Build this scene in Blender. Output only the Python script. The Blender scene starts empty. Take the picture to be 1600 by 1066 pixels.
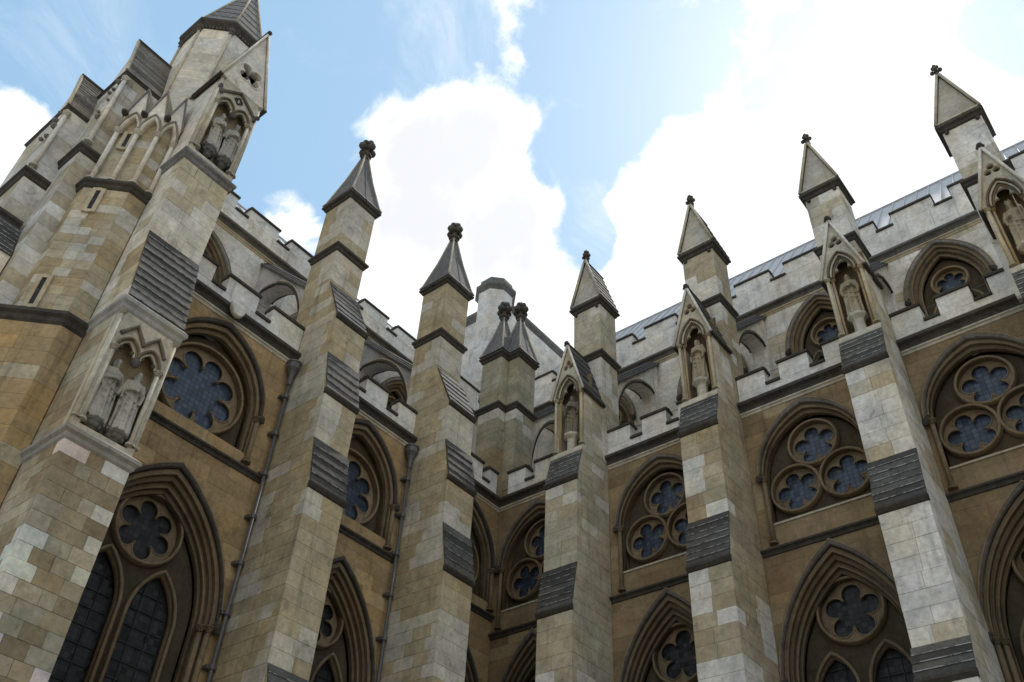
import bpy, bmesh, math, random
from math import sin, cos, pi, sqrt, radians, hypot
from mathutils import Matrix, Vector

# ------------------------------------------------------------------ camera
scene = bpy.context.scene
COL = scene.collection
cam_data = bpy.data.cameras.new("camera")
cam = bpy.data.objects.new("camera", cam_data)
COL.objects.link(cam)
R_ = Vector((0.78271689, 0.62058548, 0.04720085))
U_ = Vector((0.39028678, -0.54849511, 0.7394791))
F_ = Vector((-0.48479943, 0.56038092, 0.6715227))
CAM = Vector((21.886, -25.1453, 1.6))
m = Matrix.Identity(4)
for i in range(3):
    m[i][0] = R_[i]; m[i][1] = U_[i]; m[i][2] = -F_[i]; m[i][3] = CAM[i]
cam.matrix_world = m
cam_data.sensor_width = 36.0
cam_data.lens = 1437.96 / 1600 * 36.0
cam_data.clip_start = 0.1
cam_data.clip_end = 5000
scene.camera = cam


def ray(px, py):
    return (F_ + R_ * ((px - 800) / 1437.96) - U_ * ((py - 533) / 1437.96)).normalized()


# ------------------------------------------------------------------ sky and sun
SUN_DIR = ray(1330, 120)
SUN_EL = math.asin(SUN_DIR.z)
SUN_AZ = math.atan2(SUN_DIR.x, SUN_DIR.y)      # clockwise from +y
world = bpy.data.worlds.new("World")
scene.world = world
world.use_nodes = True
NT = world.node_tree
NT.nodes.clear()


class NB:
    """tiny node-graph helper"""
    def __init__(self, tree):
        self.t = tree

    def n(self, typ, **kw):
        nd = self.t.nodes.new(typ)
        for k, v in kw.items():
            setattr(nd, k, v)
        return nd

    def put(self, sock, v):
        if hasattr(v, "is_linked"):
            self.t.links.new(v, sock)
        else:
            sock.default_value = v

    def math(self, op, a, b=0.0, c=None, clamp=False):
        nd = self.n("ShaderNodeMath", operation=op)
        nd.use_clamp = clamp
        self.put(nd.inputs[0], a)
        self.put(nd.inputs[1], b)
        if c is not None:
            self.put(nd.inputs[2], c)
        return nd.outputs[0]

    def vmath(self, op, a, b=None):
        nd = self.n("ShaderNodeVectorMath", operation=op)
        self.put(nd.inputs[0], a)
        if b is not None:
            self.put(nd.inputs[1], b)
        return nd

    def mapr(self, v, a, b, c, d, smooth=False):
        nd = self.n("ShaderNodeMapRange")
        if smooth:
            nd.interpolation_type = "SMOOTHSTEP"
        self.put(nd.inputs[0], v)
        for i, x in enumerate((a, b, c, d)):
            self.put(nd.inputs[i + 1], x)
        return nd.outputs[0]

    def mix(self, f, a, b, mode="MIX"):
        nd = self.n("ShaderNodeMix", data_type="RGBA", blend_type=mode)
        self.put(nd.inputs[0], f)
        self.put(nd.inputs[6], a)
        self.put(nd.inputs[7], b)
        return nd.outputs[2]

    def noise(self, vec, scale, detail=4.0, rough=0.55, dist=0.0):
        nd = self.n("ShaderNodeTexNoise")
        if vec is not None:
            self.put(nd.inputs["Vector"], vec)
        nd.inputs["Scale"].default_value = scale
        nd.inputs["Detail"].default_value = detail
        nd.inputs["Roughness"].default_value = rough
        nd.inputs["Distortion"].default_value = dist
        return nd.outputs[0]


def build_world():
    b = NB(NT)
    out = b.n("ShaderNodeOutputWorld")
    sky = b.n("ShaderNodeTexSky", sky_type="NISHITA")
    sky.sun_disc = False
    sky.sun_elevation = SUN_EL
    sky.sun_rotation = SUN_AZ
    sky.air_density = 1.0
    sky.dust_density = 0.9
    sky.ozone_density = 1.0
    d = b.n("ShaderNodeTexCoord").outputs["Generated"]
    # cumulus field over the whole dome: lumpy noise, thickened or thinned around some sky directions
    wn = b.n("ShaderNodeTexNoise")
    b.put(wn.inputs["Vector"], d)
    wn.inputs["Scale"].default_value = 3.0
    wn.inputs["Detail"].default_value = 3.0
    warp = b.vmath("SUBTRACT", wn.outputs["Color"], (.5, .5, .5)).outputs[0]
    ws = b.n("ShaderNodeVectorMath", operation="SCALE")
    b.put(ws.inputs[0], warp)
    ws.inputs["Scale"].default_value = .16
    dw = b.vmath("ADD", d, ws.outputs[0]).outputs[0]
    lum = b.noise(dw, 6.5, 12.0, 0.58)
    fine = b.noise(dw, 22.0, 8.0, 0.62)
    big = b.noise(d, 1.7, 2.0, 0.5)
    dens = b.math("ADD", b.math("MULTIPLY", lum, 1.25), b.math("MULTIPLY", big, 0.55))
    dens = b.math("ADD", dens, b.math("MULTIPLY", fine, .46))
    dens = b.math("SUBTRACT", dens, 1.05)
    blobs = [((700, 190), 5, .26), ((740, 290), 7, .34), ((640, 420), 6, .34), ((820, 400), 5, .3),
             ((1060, 320), 6, .30), ((1210, 330), 8, .32), ((1420, 170), 8, .26), ((1010, 440), 4, .22),
             ((1560, 200), 6, .24), ((1180, 110), 7, -.20), ((1290, 250), 4, .1), ((5, 250), 5, .62), ((560, 150), 3.2, .34), ((445, 330), 2.6, .42),
             ((765, 70), 2.5, .16), ((910, 160), 3, .16), ((1400, 20), 5, .10),
             ((230, 90), 16, -.50), ((430, 130), 7, -.32), ((480, 290), 3, -.15), ((905, 380), 3.2, -.40), ((885, 250), 3.4, -.36), ((960, 230), 3.5, -.26), ((1020, 110), 4, -.14), ((930, 60), 6, -.30),
             ((1580, 60), 3.5, -.48), ((640, 40), 7, -.34)]
    for (q, rad, g) in blobs:
        v = ray(*q)
        dt = b.vmath("DOT_PRODUCT", d, tuple(v)).outputs["Value"]
        w = b.mapr(dt, cos(radians(rad)), 1.0, 0.0, g, True)
        dens = b.math("ADD", dens, w)
    cover = b.mapr(dens, -0.05, 0.19, 0.0, 1.0, True)
    wisp = b.mapr(b.noise(dw, 5.0, 12.0, 0.68, .6), .52, .84, 0.0, .42, True)
    cover = b.math("MAXIMUM", cover, wisp)
    # clouds: bright where the sun shines through, a little greyer where thick
    sd = b.vmath("DOT_PRODUCT", d, tuple(SUN_DIR)).outputs["Value"]
    glow = b.math("POWER", b.math("MAXIMUM", sd, 0.0), 30.0)
    thick = b.mapr(b.math("ADD", dens, b.math("MULTIPLY", b.math("SUBTRACT", b.noise(dw, 9.0, 5.0, .5), .5), 1.1)), 0.14, 0.62, 0.0, 1.0, True)
    ccol = b.mix(thick, (8.6, 8.6, 8.6, 1), (6.2, 6.35, 6.65, 1))
    cs = b.n("ShaderNodeVectorMath", operation="SCALE")
    b.put(cs.inputs[0], ccol)
    b.put(cs.inputs["Scale"], b.math("ADD", 0.97, b.math("MULTIPLY", glow, 0.25)))
    # thin haze makes the clear sky paler
    hz = b.mix(0.62, sky.outputs[0], (3.0, 5.0, 6.8, 1))
    col = b.mix(cover, hz, cs.outputs[0])
    bg = b.n("ShaderNodeBackground")
    b.put(bg.inputs["Color"], col)
    bg.inputs["Strength"].default_value = 0.11
    NT.links.new(bg.outputs[0], out.inputs[0])


build_world()
sun_data = bpy.data.lights.new("sun", "SUN")
sun_data.energy = 2.6
sun_data.angle = radians(3.0)
sun_data.color = (1.0, 0.95, 0.87)
sun = bpy.data.objects.new("sun", sun_data)
COL.objects.link(sun)
sun.rotation_euler = SUN_DIR.to_track_quat("Z", "Y").to_euler()
sun.location = (0, 30, 90)
vs = scene.view_settings
vs.view_transform = "Standard"
vs.look = "None"
vs.gamma = 1.0
vs.use_curve_mapping = False
vs.exposure = 0.47

# ------------------------------------------------------------------ materials
def new_mat(name):
    mt = bpy.data.materials.new(name)
    mt.use_nodes = True
    t = mt.node_tree
    t.nodes.clear()
    b = NB(t)
    out = b.n("ShaderNodeOutputMaterial")
    p = b.n("ShaderNodeBsdfPrincipled")
    t.links.new(p.outputs[0], out.inputs[0])
    return mt, b, p


def stone_mat(name, rough=0.92, grain=1.0, streak=0.35, bump=0.25, lichen=0.0):
    """limestone: the tone comes from each object's own colour, grain and stains from noise"""
    mt, b, p = new_mat(name)
    oi = b.n("ShaderNodeObjectInfo")
    pos = b.n("ShaderNodeNewGeometry").outputs["Position"]
    n1 = b.noise(pos, 1.3, 5, 0.6)
    n2 = b.noise(pos, 7.0, 6, 0.65)
    n3 = b.noise(pos, 55.0, 3, 0.6)
    st = b.n("ShaderNodeMapping")
    st.inputs["Scale"].default_value = (3.2, 3.2, 0.22)
    b.put(st.inputs[0], pos)
    n4 = b.noise(st.outputs[0], 1.0, 5, 0.6)
    v = b.mapr(n1, 0.3, 0.72, 0.74, 1.18)
    v = b.math("MULTIPLY", v, b.mapr(n2, 0.3, 0.7, 1 - .22 * grain, 1 + .15 * grain))
    v = b.math("MULTIPLY", v, b.mapr(n3, 0.3, 0.7, 1 - .10 * grain, 1 + .10 * grain))
    v = b.math("MULTIPLY", v, b.mapr(n4, 0.56, 0.74, 1.0, 1 - streak, True))
    # irregular soot and lichen patches, and pitting
    n5 = b.noise(pos, 1.9, 8, 0.7, 0.6)
    v = b.math("MULTIPLY", v, b.mapr(n5, 0.55, 0.70, 1.0, 0.66, True))
    n6 = b.noise(pos, 26.0, 4, 0.7)
    v = b.math("MULTIPLY", v, b.mapr(n6, 0.62, 0.72, 1.0, 0.72, True))
    sc = b.n("ShaderNodeVectorMath", operation="SCALE")
    b.put(sc.inputs[0], oi.outputs["Color"])
    b.put(sc.inputs["Scale"], v)
    col = sc.outputs[0]
    # slow drift towards ochre or grey
    hue = b.noise(pos, 0.55, 3, 0.5)
    col = b.mix(b.mapr(hue, 0.42, 0.68, 0.0, 0.5, True), col, (1.10, 0.97, 0.76, 1), "MULTIPLY")
    b.put(p.inputs["Base Color"], col)
    p.inputs["Roughness"].default_value = rough
    p.inputs["Specular IOR Level"].default_value = 0.25
    bm_ = b.n("ShaderNodeBump")
    bm_.inputs["Strength"].default_value = bump
    bm_.inputs["Distance"].default_value = 0.03
    b.put(bm_.inputs["Height"], b.math("ADD", n3, b.math("MULTIPLY", n2, 1.5)))
    b.t.links.new(bm_.outputs[0], p.inputs["Normal"])
    return mt


STONE = stone_mat("limestone")
DARK = stone_mat("sooty_stone", rough=0.85, grain=1.6, streak=0.3, bump=0.5)


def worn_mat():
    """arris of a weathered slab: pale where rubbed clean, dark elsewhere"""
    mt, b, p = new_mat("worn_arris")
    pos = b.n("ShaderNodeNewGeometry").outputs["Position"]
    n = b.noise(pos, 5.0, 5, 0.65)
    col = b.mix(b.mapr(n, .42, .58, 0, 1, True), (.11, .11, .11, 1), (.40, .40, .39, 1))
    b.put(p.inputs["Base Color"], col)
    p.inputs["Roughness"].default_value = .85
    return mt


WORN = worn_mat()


def glass_mat(name, base, rough, spec, cell, bump=0.12, lead=0.4):
    """leaded glazing: small panes, each at a slightly different tilt, with dark lead cames"""
    mt, b, p = new_mat(name)
    tc = b.n("ShaderNodeTexCoord").outputs["Object"]
    sx = b.n("ShaderNodeSeparateXYZ")
    b.put(sx.inputs[0], tc)
    u = b.math("DIVIDE", sx.outputs[0], cell)
    w = b.math("DIVIDE", sx.outputs[2], cell)
    fu = b.math("ABSOLUTE", b.math("SUBTRACT", b.math("FRACT", u), 0.5))
    fw = b.math("ABSOLUTE", b.math("SUBTRACT", b.math("FRACT", w), 0.5))
    mx = b.math("MAXIMUM", fu, fw)
    came = b.mapr(mx, 0.43, 0.46, 0.0, 1.0)
    cv = b.n("ShaderNodeCombineXYZ")
    b.put(cv.inputs[0], b.math("FLOOR", u))
    b.put(cv.inputs[2], b.math("FLOOR", w))
    wn = b.n("ShaderNodeTexWhiteNoise", noise_dimensions="3D")
    b.put(wn.inputs["Vector"], cv.outputs[0])
    tone = b.mapr(wn.outputs["Value"], 0, 1, 0.6, 1.35)
    sc = b.n("ShaderNodeVectorMath", operation="SCALE")
    sc.inputs[0].default_value = base
    b.put(sc.inputs["Scale"], tone)
    col = b.mix(b.math("MULTIPLY", came, lead), sc.outputs[0], (0.02, 0.02, 0.022, 1))
    b.put(p.inputs["Base Color"], col)
    b.put(p.inputs["Roughness"], b.math("ADD", rough, b.math("MULTIPLY", came, 0.3)))
    p.inputs["Specular IOR Level"].default_value = spec
    # pane tilt
    nm = b.n("ShaderNodeNewGeometry").outputs["Normal"]
    jit = b.vmath("SUBTRACT", wn.outputs["Color"], (0.5, 0.5, 0.5)).outputs[0]
    sj = b.n("ShaderNodeVectorMath", operation="SCALE")
    b.put(sj.inputs[0], jit)
    sj.inputs["Scale"].default_value = bump
    nn = b.vmath("NORMALIZE", b.vmath("ADD", nm, sj.outputs[0]).outputs[0]).outputs[0]
    b.put(p.inputs["Normal"], nn)
    return mt


GLASS = glass_mat("leaded_glass", (0.042, 0.058, 0.085), 0.28, 0.36, 0.17, bump=0.14, lead=1.0)
GLASS_DIM = glass_mat("stained_glass_dim_reflection", (0.022, 0.022, 0.022), 0.5, 0.25, 0.16, bump=0.25, lead=0.7)  # stained glazing; its dark tone stands in for dim reflections


def simple_mat(name, col, rough, metal=0.0, nscale=6.0, var=0.25, bump=0.1):
    mt, b, p = new_mat(name)
    pos = b.n("ShaderNodeNewGeometry").outputs["Position"]
    n = b.noise(pos, nscale, 5, 0.6)
    sc = b.n("ShaderNodeVectorMath", operation="SCALE")
    sc.inputs[0].default_value = col
    b.put(sc.inputs["Scale"], b.mapr(n, 0.3, 0.7, 1 - var, 1 + var))
    b.put(p.inputs["Base Color"], sc.outputs[0])
    p.inputs["Roughness"].default_value = rough
    p.inputs["Metallic"].default_value = metal
    bm_ = b.n("ShaderNodeBump")
    bm_.inputs["Strength"].default_value = bump
    bm_.inputs["Distance"].default_value = 0.02
    b.put(bm_.inputs["Height"], n)
    b.t.links.new(bm_.outputs[0], p.inputs["Normal"])
    return mt


LEAD = simple_mat("lead_sheet", (0.36, 0.365, 0.37), 0.55, 0.0, 3.0, 0.15)
IRON = simple_mat("painted_iron", (0.085, 0.080, 0.074), 0.5, 0.0, 12.0, 0.3)
BAR = simple_mat("dark_iron_bar", (0.012, 0.012, 0.012), 0.7, 0.0, 12.0, 0.2)
GROUND_BOUNCE = simple_mat("bounce_ground", (0.27, 0.245, 0.205), 0.9, 0.0, 1.5, 0.2)  # unseen ground, pale and warm to bounce light up the walls

# stone tones (linear base colours)
TAN = (0.355, 0.262, 0.145)
OCHRE = (0.380, 0.262, 0.128)
CREAM = (0.490, 0.420, 0.285)
GREY = (0.480, 0.435, 0.345)
PALE = (0.650, 0.610, 0.535)
WHITE = (0.700, 0.675, 0.620)
BROWN = (0.230, 0.150, 0.075)
SOOT = (0.066, 0.058, 0.048)
SLATE = (0.080, 0.077, 0.070)
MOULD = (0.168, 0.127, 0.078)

# ------------------------------------------------------------------ helpers
rng = random.Random(7)


def tag(o, label=None, cat=None, group=None, kind=None):
    if label: o["label"] = label
    if cat: o["category"] = cat
    if group: o["group"] = group
    if kind: o["kind"] = kind
    return o


def rgba(c):
    return (c[0], c[1], c[2], 1.0)


def empty(name, loc=(0, 0, 0), rz=0.0):
    o = bpy.data.objects.new(name, None)
    o.location = loc
    o.rotation_euler = (0, 0, rz)
    COL.objects.link(o)
    return o


def obj(name, me, mat, parent=None, color=GREY, smooth=False):
    o = bpy.data.objects.new(name, me)
    if mat is not None and len(me.materials) == 0:
        me.materials.append(mat)
    o.color = rgba(color)
    COL.objects.link(o)
    o.parent = parent
    if smooth:
        me.polygons.foreach_set("use_smooth", [True] * len(me.polygons))
    return o


class MB:
    def __init__(self):
        self.v = []
        self.f = []

    def add(self, vs_, fs):
        k = len(self.v)
        self.v += [tuple(p) for p in vs_]
        self.f += [tuple(i + k for i in f) for f in fs]
        return self

    def box(self, x0, x1, y0, y1, z0, z1):
        return self.add([(x0, y0, z0), (x1, y0, z0), (x1, y1, z0), (x0, y1, z0), (x0, y0, z1), (x1, y0, z1), (x1, y1, z1), (x0, y1, z1)],
                        [(0, 3, 2, 1), (4, 5, 6, 7), (0, 1, 5, 4), (1, 2, 6, 5), (2, 3, 7, 6), (3, 0, 4, 7)])

    def prism_x(self, poly, x0, x1):
        """polygon in (y,z) extruded along x"""
        n = len(poly)
        vs_ = [(x0, p[0], p[1]) for p in poly] + [(x1, p[0], p[1]) for p in poly]
        fs = [tuple(range(n)), tuple(range(2 * n - 1, n - 1, -1))] + [(i, i + n, (i + 1) % n + n, (i + 1) % n) for i in range(n)]
        return self.add(vs_, fs)

    def prism_z(self, poly, z0, z1):
        n = len(poly)
        vs_ = [(p[0], p[1], z0) for p in poly] + [(p[0], p[1], z1) for p in poly]
        fs = [tuple(range(n)), tuple(range(2 * n - 1, n - 1, -1))] + [(i, i + n, (i + 1) % n + n, (i + 1) % n) for i in range(n)]
        return self.add(vs_, fs)

    def rings(self, rings, cap=True):
        n = len(rings[0])
        vs_ = [p for r in rings for p in r]
        fs = []
        for k in range(len(rings) - 1):
            for i in range(n):
                j = (i + 1) % n
                fs.append((k * n + i, k * n + j, (k + 1) * n + j, (k + 1) * n + i))
        if cap:
            fs.append(tuple(range(n - 1, -1, -1)))
            fs.append(tuple((len(rings) - 1) * n + i for i in range(n)))
        return self.add(vs_, fs)

    def lathe(self, cx, cy, prof, n=10, ph=0.0):
        return self.rings([[(cx + r * cos(2 * pi * i / n + ph), cy + r * sin(2 * pi * i / n + ph), z) for i in range(n)] for r, z in prof])

    def tube(self, pts, r, n=6, closed=False):
        pts = [Vector(p) for p in pts]
        N = len(pts)
        rings = []
        for i in range(N):
            a = pts[(i - 1) % N] if (closed or i > 0) else pts[i]
            c = pts[(i + 1) % N] if (closed or i < N - 1) else pts[i]
            t = (c - a).normalized()
            s = Vector((0, 1, 0)) if abs(t.y) < 0.9 else Vector((1, 0, 0))
            e1 = (s - t * s.dot(t)).normalized()
            e2 = t.cross(e1)
            rings.append([tuple(pts[i] + e1 * (r * cos(2 * pi * k / n)) + e2 * (r * sin(2 * pi * k / n))) for k in range(n)])
        if closed:
            rings.append(rings[0])
        return self.rings(rings, cap=not closed)

    def ball(self, c, r, sx=1, sy=1, sz=1, n=8, k=5):
        rg = []
        for j in range(k + 1):
            a = -pi / 2 + pi * j / k
            rr = max(cos(a), 0.02)
            rg.append([(c[0] + r * sx * rr * cos(2 * pi * i / n), c[1] + r * sy * rr * sin(2 * pi * i / n), c[2] + r * sz * sin(a)) for i in range(n)])
        return self.rings(rg)

    def mesh(self, name):
        me = bpy.data.meshes.new(name)
        me.from_pydata(self.v, [], self.f)
        bm = bmesh.new()
        bm.from_mesh(me)
        bmesh.ops.recalc_face_normals(bm, faces=bm.faces)
        bm.to_mesh(me)
        bm.free()
        return me

    def build(self, name, mat, parent=None, color=GREY, smooth=False):
        return obj(name, self.mesh(name), mat, parent, color, smooth)


def fill2d(loops, y0, y1, bevel=0.0, xz=True):
    """closed loops in (u,z), even-odd filled, made into a slab between depths y0 and y1 with bevelled arrises"""
    cu = bpy.data.curves.new("outline", "CURVE")
    cu.dimensions = "2D"
    cu.fill_mode = "BOTH"
    for lp in loops:
        s = cu.splines.new("POLY")
        s.points.add(len(lp) - 1)
        for p, q in zip(s.points, lp):
            p.co = (q[0], q[1], 0, 1)
        s.use_cyclic_u = True
    h = (y1 - y0) / 2
    cu.extrude = max(h - bevel, 0.001)
    if bevel:
        cu.bevel_depth = bevel
        cu.bevel_resolution = 0
        cu.offset = -bevel
    tmp = bpy.data.objects.new("outline", cu)
    me = bpy.data.meshes.new_from_object(tmp)
    bpy.data.objects.remove(tmp)
    bpy.data.curves.remove(cu)
    ym = (y0 + y1) / 2
    for v in me.vertices:
        x, y, z = v.co
        v.co = (x, ym - z, y)
    me.materials.clear()
    return me


def join_meshes(name, meshes):
    bm = bmesh.new()
    for me in meshes:
        bm.from_mesh(me)
    out = bpy.data.meshes.new(name)
    bm.to_mesh(out)
    bm.free()
    for me in meshes:
        bpy.data.meshes.remove(me)
    return out


ARCH_K = None      # (side, apex) thickening of the inset; None = concentric


def arch(c, zs, a, h, d=0.0, n=12):
    """points of a pointed arch from left spring over the apex to right spring, inset by d"""
    if ARCH_K:
        a, h, d = a - ARCH_K[0] * d, h - ARCH_K[1] * d, 0.0
    R = (a * a + h * h) / (2 * a)
    k = R - a
    r = R - d
    hh = sqrt(max(r * r - k * k, 1e-6))
    th = math.atan2(hh, k)
    L = [(c + k - r * cos(th * i / n), zs + r * sin(th * i / n)) for i in range(n + 1)]
    Rr = [(2 * c - p[0], p[1]) for p in reversed(L[:-1])]
    return L + Rr


def arch_w(zs, a, h, z, d=0.0):
    """half width of the arch at height z"""
    if ARCH_K:
        a, h, d = a - ARCH_K[0] * d, h - ARCH_K[1] * d, 0.0
    R = (a * a + h * h) / (2 * a)
    k = R - a
    r = R - d
    if z <= zs:
        return a - d
    t = r * r - (z - zs) ** 2
    return max(sqrt(t) - k, 0) if t > 0 else 0.0


def circle(c, z, r, n=28):
    return [(c + r * cos(2 * pi * i / n), z + r * sin(2 * pi * i / n)) for i in range(n)]


def foil(c, z, N, dl, rl, rot=pi / 2, rc=None):
    """outline of N round lobes (distance dl, radius rl) opening into a central round of radius rc, cusps between"""
    rc = rc or (dl * .84)
    ct = (rc * rc - dl * dl - rl * rl) / (2 * dl * rl)
    T = math.acos(max(-1, min(1, ct)))
    pts = []
    for k in range(N):
        t0 = rot + 2 * pi * k / N
        for i in range(13):
            t = t0 - T + 2 * T * i / 12
            pts.append((c + dl * cos(t0) + rl * cos(t), z + dl * sin(t0) + rl * sin(t)))
    return pts


UNIT = None


def unit_mesh(mat):
    global UNIT
    if UNIT is None:
        mb = MB().box(-.5, .5, -.5, .5, -.5, .5)
        me = mb.mesh("ashlar")
        bm = bmesh.new()
        bm.from_mesh(me)
        bmesh.ops.bevel(bm, geom=list(bm.edges), offset=0.010, segments=1, affect="EDGES")
        bm.to_mesh(me)
        bm.free()
        me.materials.append(mat)
        UNIT = me
    return UNIT


GAP = 0.007


def block(parent, x0, x1, y0, y1, z0, z1, color, rz=0.0, name="stone_block"):
    o = bpy.data.objects.new(name, unit_mesh(STONE))
    o.location = ((x0 + x1) / 2, (y0 + y1) / 2, (z0 + z1) / 2)
    j = lambda: rng.uniform(-.007, .007)
    o.scale = (x1 - x0 - GAP + j(), y1 - y0 - GAP + j(), z1 - z0 - GAP)
    o.rotation_euler = (0, 0, rng.uniform(-.004, .004))
    if rz:
        o.rotation_euler = (0, 0, rz)
    o.color = rgba(color)
    COL.objects.link(o)
    o.parent = parent
    return o


def vnoise(x, y, s):
    def h(i, j):
        return random.Random((i * 73856093) ^ (j * 19349663) ^ (s * 83492791)).random()
    i, j = math.floor(x), math.floor(y)
    fx, fy = x - i, y - j
    fx, fy = fx * fx * (3 - 2 * fx), fy * fy * (3 - 2 * fy)
    return (h(i, j) * (1 - fx) + h(i + 1, j) * fx) * (1 - fy) + (h(i, j + 1) * (1 - fx) + h(i + 1, j + 1) * fx) * fy


def tone(u, z, seed, base, alt, pale, p_pale=0.3, p_alt=0.3, jit=0.07, rnd=.25):
    """a stone's own colour: renewed pale stones come in patches"""
    n = vnoise(u * 0.9, z * 0.7, seed) * (1 - rnd) + rng.random() * rnd
    m2 = vnoise(u * 0.6 + 40, z * 0.5 + 9, seed + 5) * (.95 - rnd) + rng.random() * (rnd + .05)
    c = base
    if m2 < p_alt + 0.15:
        c = alt
    if n > 0.86 - p_pale:
        c = pale
    c = tuple(x * .76 + y * .24 for x, y in zip(c, base))
    f = 1 + rng.uniform(-jit, jit)
    return tuple(x * f * (1 + rng.uniform(-.012, .012)) for x in c)


def split(a, b, w, jitter=0.25, off=0.0):
    """cut points of a course of stones"""
    n = max(1, round((b - a) / w))
    if n == 1:
        return [a, b]
    cuts = [a]
    for i in range(1, n):
        cuts.append(a + (b - a) * (i + off + rng.uniform(-jitter, jitter) * 0.6) / n)
    cuts.append(b)
    return cuts


def courses(z0, z1, h):
    n = max(1, round((z1 - z0) / h))
    return [z0 + (z1 - z0) * i / n for i in range(n + 1)]


def clap(parent, A, B, C, D, n, t, color, name="slab", over=0.03, mat=None, worn=True):
    """overlapping slabs on a slope: A-B bottom edge, D-C top edge"""
    A, B, C, D = map(Vector, (A, B, C, D))
    nrm = (B - A).cross(D - A).normalized()
    for i in range(n):
        f0, f1 = i / n, min((i + 1.12) / n, 1.0)
        a, b_ = A.lerp(D, f0), B.lerp(C, f0)
        d, c = A.lerp(D, f1), B.lerp(C, f1)
        e = (b_ - a)
        e = e.normalized() * over if e.length > 1e-6 else Vector()
        tt = t * rng.uniform(0.85, 1.15)
        lo, hi = nrm * tt, nrm * (t * 0.25)
        up = (d - a).normalized()
        w_ = min(.02, (d - a).length * .12)
        vs_ = [a - e, b_ + e, c + e, d - e, c + e + hi, d - e + hi, a - e + lo * .72, b_ + e + lo * .72, a - e + lo + up * w_, b_ + e + lo + up * w_]
        vs_ = [tuple(v + nrm * 0.004) for v in vs_]      # keep the undersides a hair off the core
        mb = MB().add(vs_, [(0, 3, 2, 1), (8, 9, 4, 5), (0, 1, 7, 6), (6, 7, 9, 8), (1, 2, 4, 9, 7), (2, 3, 5, 4), (3, 0, 6, 8, 5)])
        f = rng.uniform(0.65, 1.5)
        so_ = mb.build(name, mat or DARK, parent, tuple(x * f for x in color))
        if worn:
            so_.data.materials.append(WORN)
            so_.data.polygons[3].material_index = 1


def band(x0, x1, y0, y1, z0, z1, p, parent, color=SOOT, name="string_course", mat=None):
    """moulded string course round a rectangular pier: hollow below, weathered above"""
    h = z1 - z0
    prof = [(0.0, 0.0), (p * .35, h * .12), (p * .45, h * .35), (p, h * .5), (p, h * .72), (0.0, h)]
    rg = [[(x0 - q, y0 - q, z0 + z), (x1 + q, y0 - q, z0 + z), (x1 + q, y1 + q, z0 + z), (x0 - q, y1 + q, z0 + z)] for q, z in prof]
    return MB().rings(rg).build(name, mat or DARK, parent, color)


def strip(u0, u1, z0, z1, p, parent, color=SOOT, name="string_course", y=0.0, mat=None):
    """straight moulded string along a wall face"""
    h = z1 - z0
    poly = [(y + .02, z0), (y - p * .3, z0 + h * .04), (y - p * .38, z0 + h * .28), (y - p * .55, z0 + h * .42), (y - p, z0 + h * .55), (y - p, z0 + h * .8), (y - .0, z1), (y + .02, z1)]
    return MB().prism_x(poly, u0, u1).build(name, mat or DARK, parent, color)


def column(parent, x, y, z0, z1, r, color=CREAM, cap=True, base=True, name="column"):
    o = MB().lathe(x, y, [(r, z0), (r, z1)], 10).build(name, STONE, parent, color, True)
    dk = tuple(c * .8 for c in color)
    if cap:
        mb = MB().lathe(x, y, [(r * 1.05, z1 - r * 2.4), (r * 1.5, z1 - r * 2.2), (r * 1.1, z1 - r * 2.0), (r * 1.25, z1 - r * 1.2), (r * 1.9, z1 - r * .5), (r * 2.1, z1 - r * .4), (r * 2.1, z1)], 10)
        for k in range(6):
            a = k * pi / 3
            mb.ball((x + cos(a) * r * 1.35, y + sin(a) * r * 1.35, z1 - r * 1.0), r * .5, n=6, k=4)
        mb.build("capital", STONE, parent, dk)
    if base:
        MB().lathe(x, y, [(r * 2.0, z0 - .02), (r * 2.0, z0 + r * .5), (r * 1.3, z0 + r * .9), (r * 1.6, z0 + r * 1.3), (r * 1.05, z0 + r * 1.7)], 10).build("column_base", STONE, parent, dk)
    return o


NAVE = 0.0
TRAN = pi / 2          # local x -> world y, local -y (outward) -> world +x

# ------------------------------------------------------------------ ground
g = MB().box(-600, 600, -600, 600, -0.5, 0.0).build("ground", GROUND_BOUNCE, None)
tag(g, "unseen ground below the abbey walls, toned pale to bounce light", kind="structure")

# ------------------------------------------------------------------ windows
def frame_loop(c, a, zs, h, zb, d0, d1):
    A = arch(c, zs, a, h, d0)
    B = arch(c, zs, a, h, d1)
    return [(A[0][0], zb)] + A + [(A[-1][0], zb)] + [(B[-1][0], zb)] + B[::-1] + [(B[0][0], zb)]


def inner_loop(c, a, zs, h, zb, d, bulge=0.0):
    A = arch(c, zs, a, h, d)
    if bulge:
        w = A[-1][0] - c
        bot = [(c + w - 2 * w * i / 12, zb - bulge * (1 - (2 * i / 12 - 1) ** 2)) for i in range(13)]
        return A + bot
    return [(A[0][0], zb)] + A + [(A[-1][0], zb)]


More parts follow.
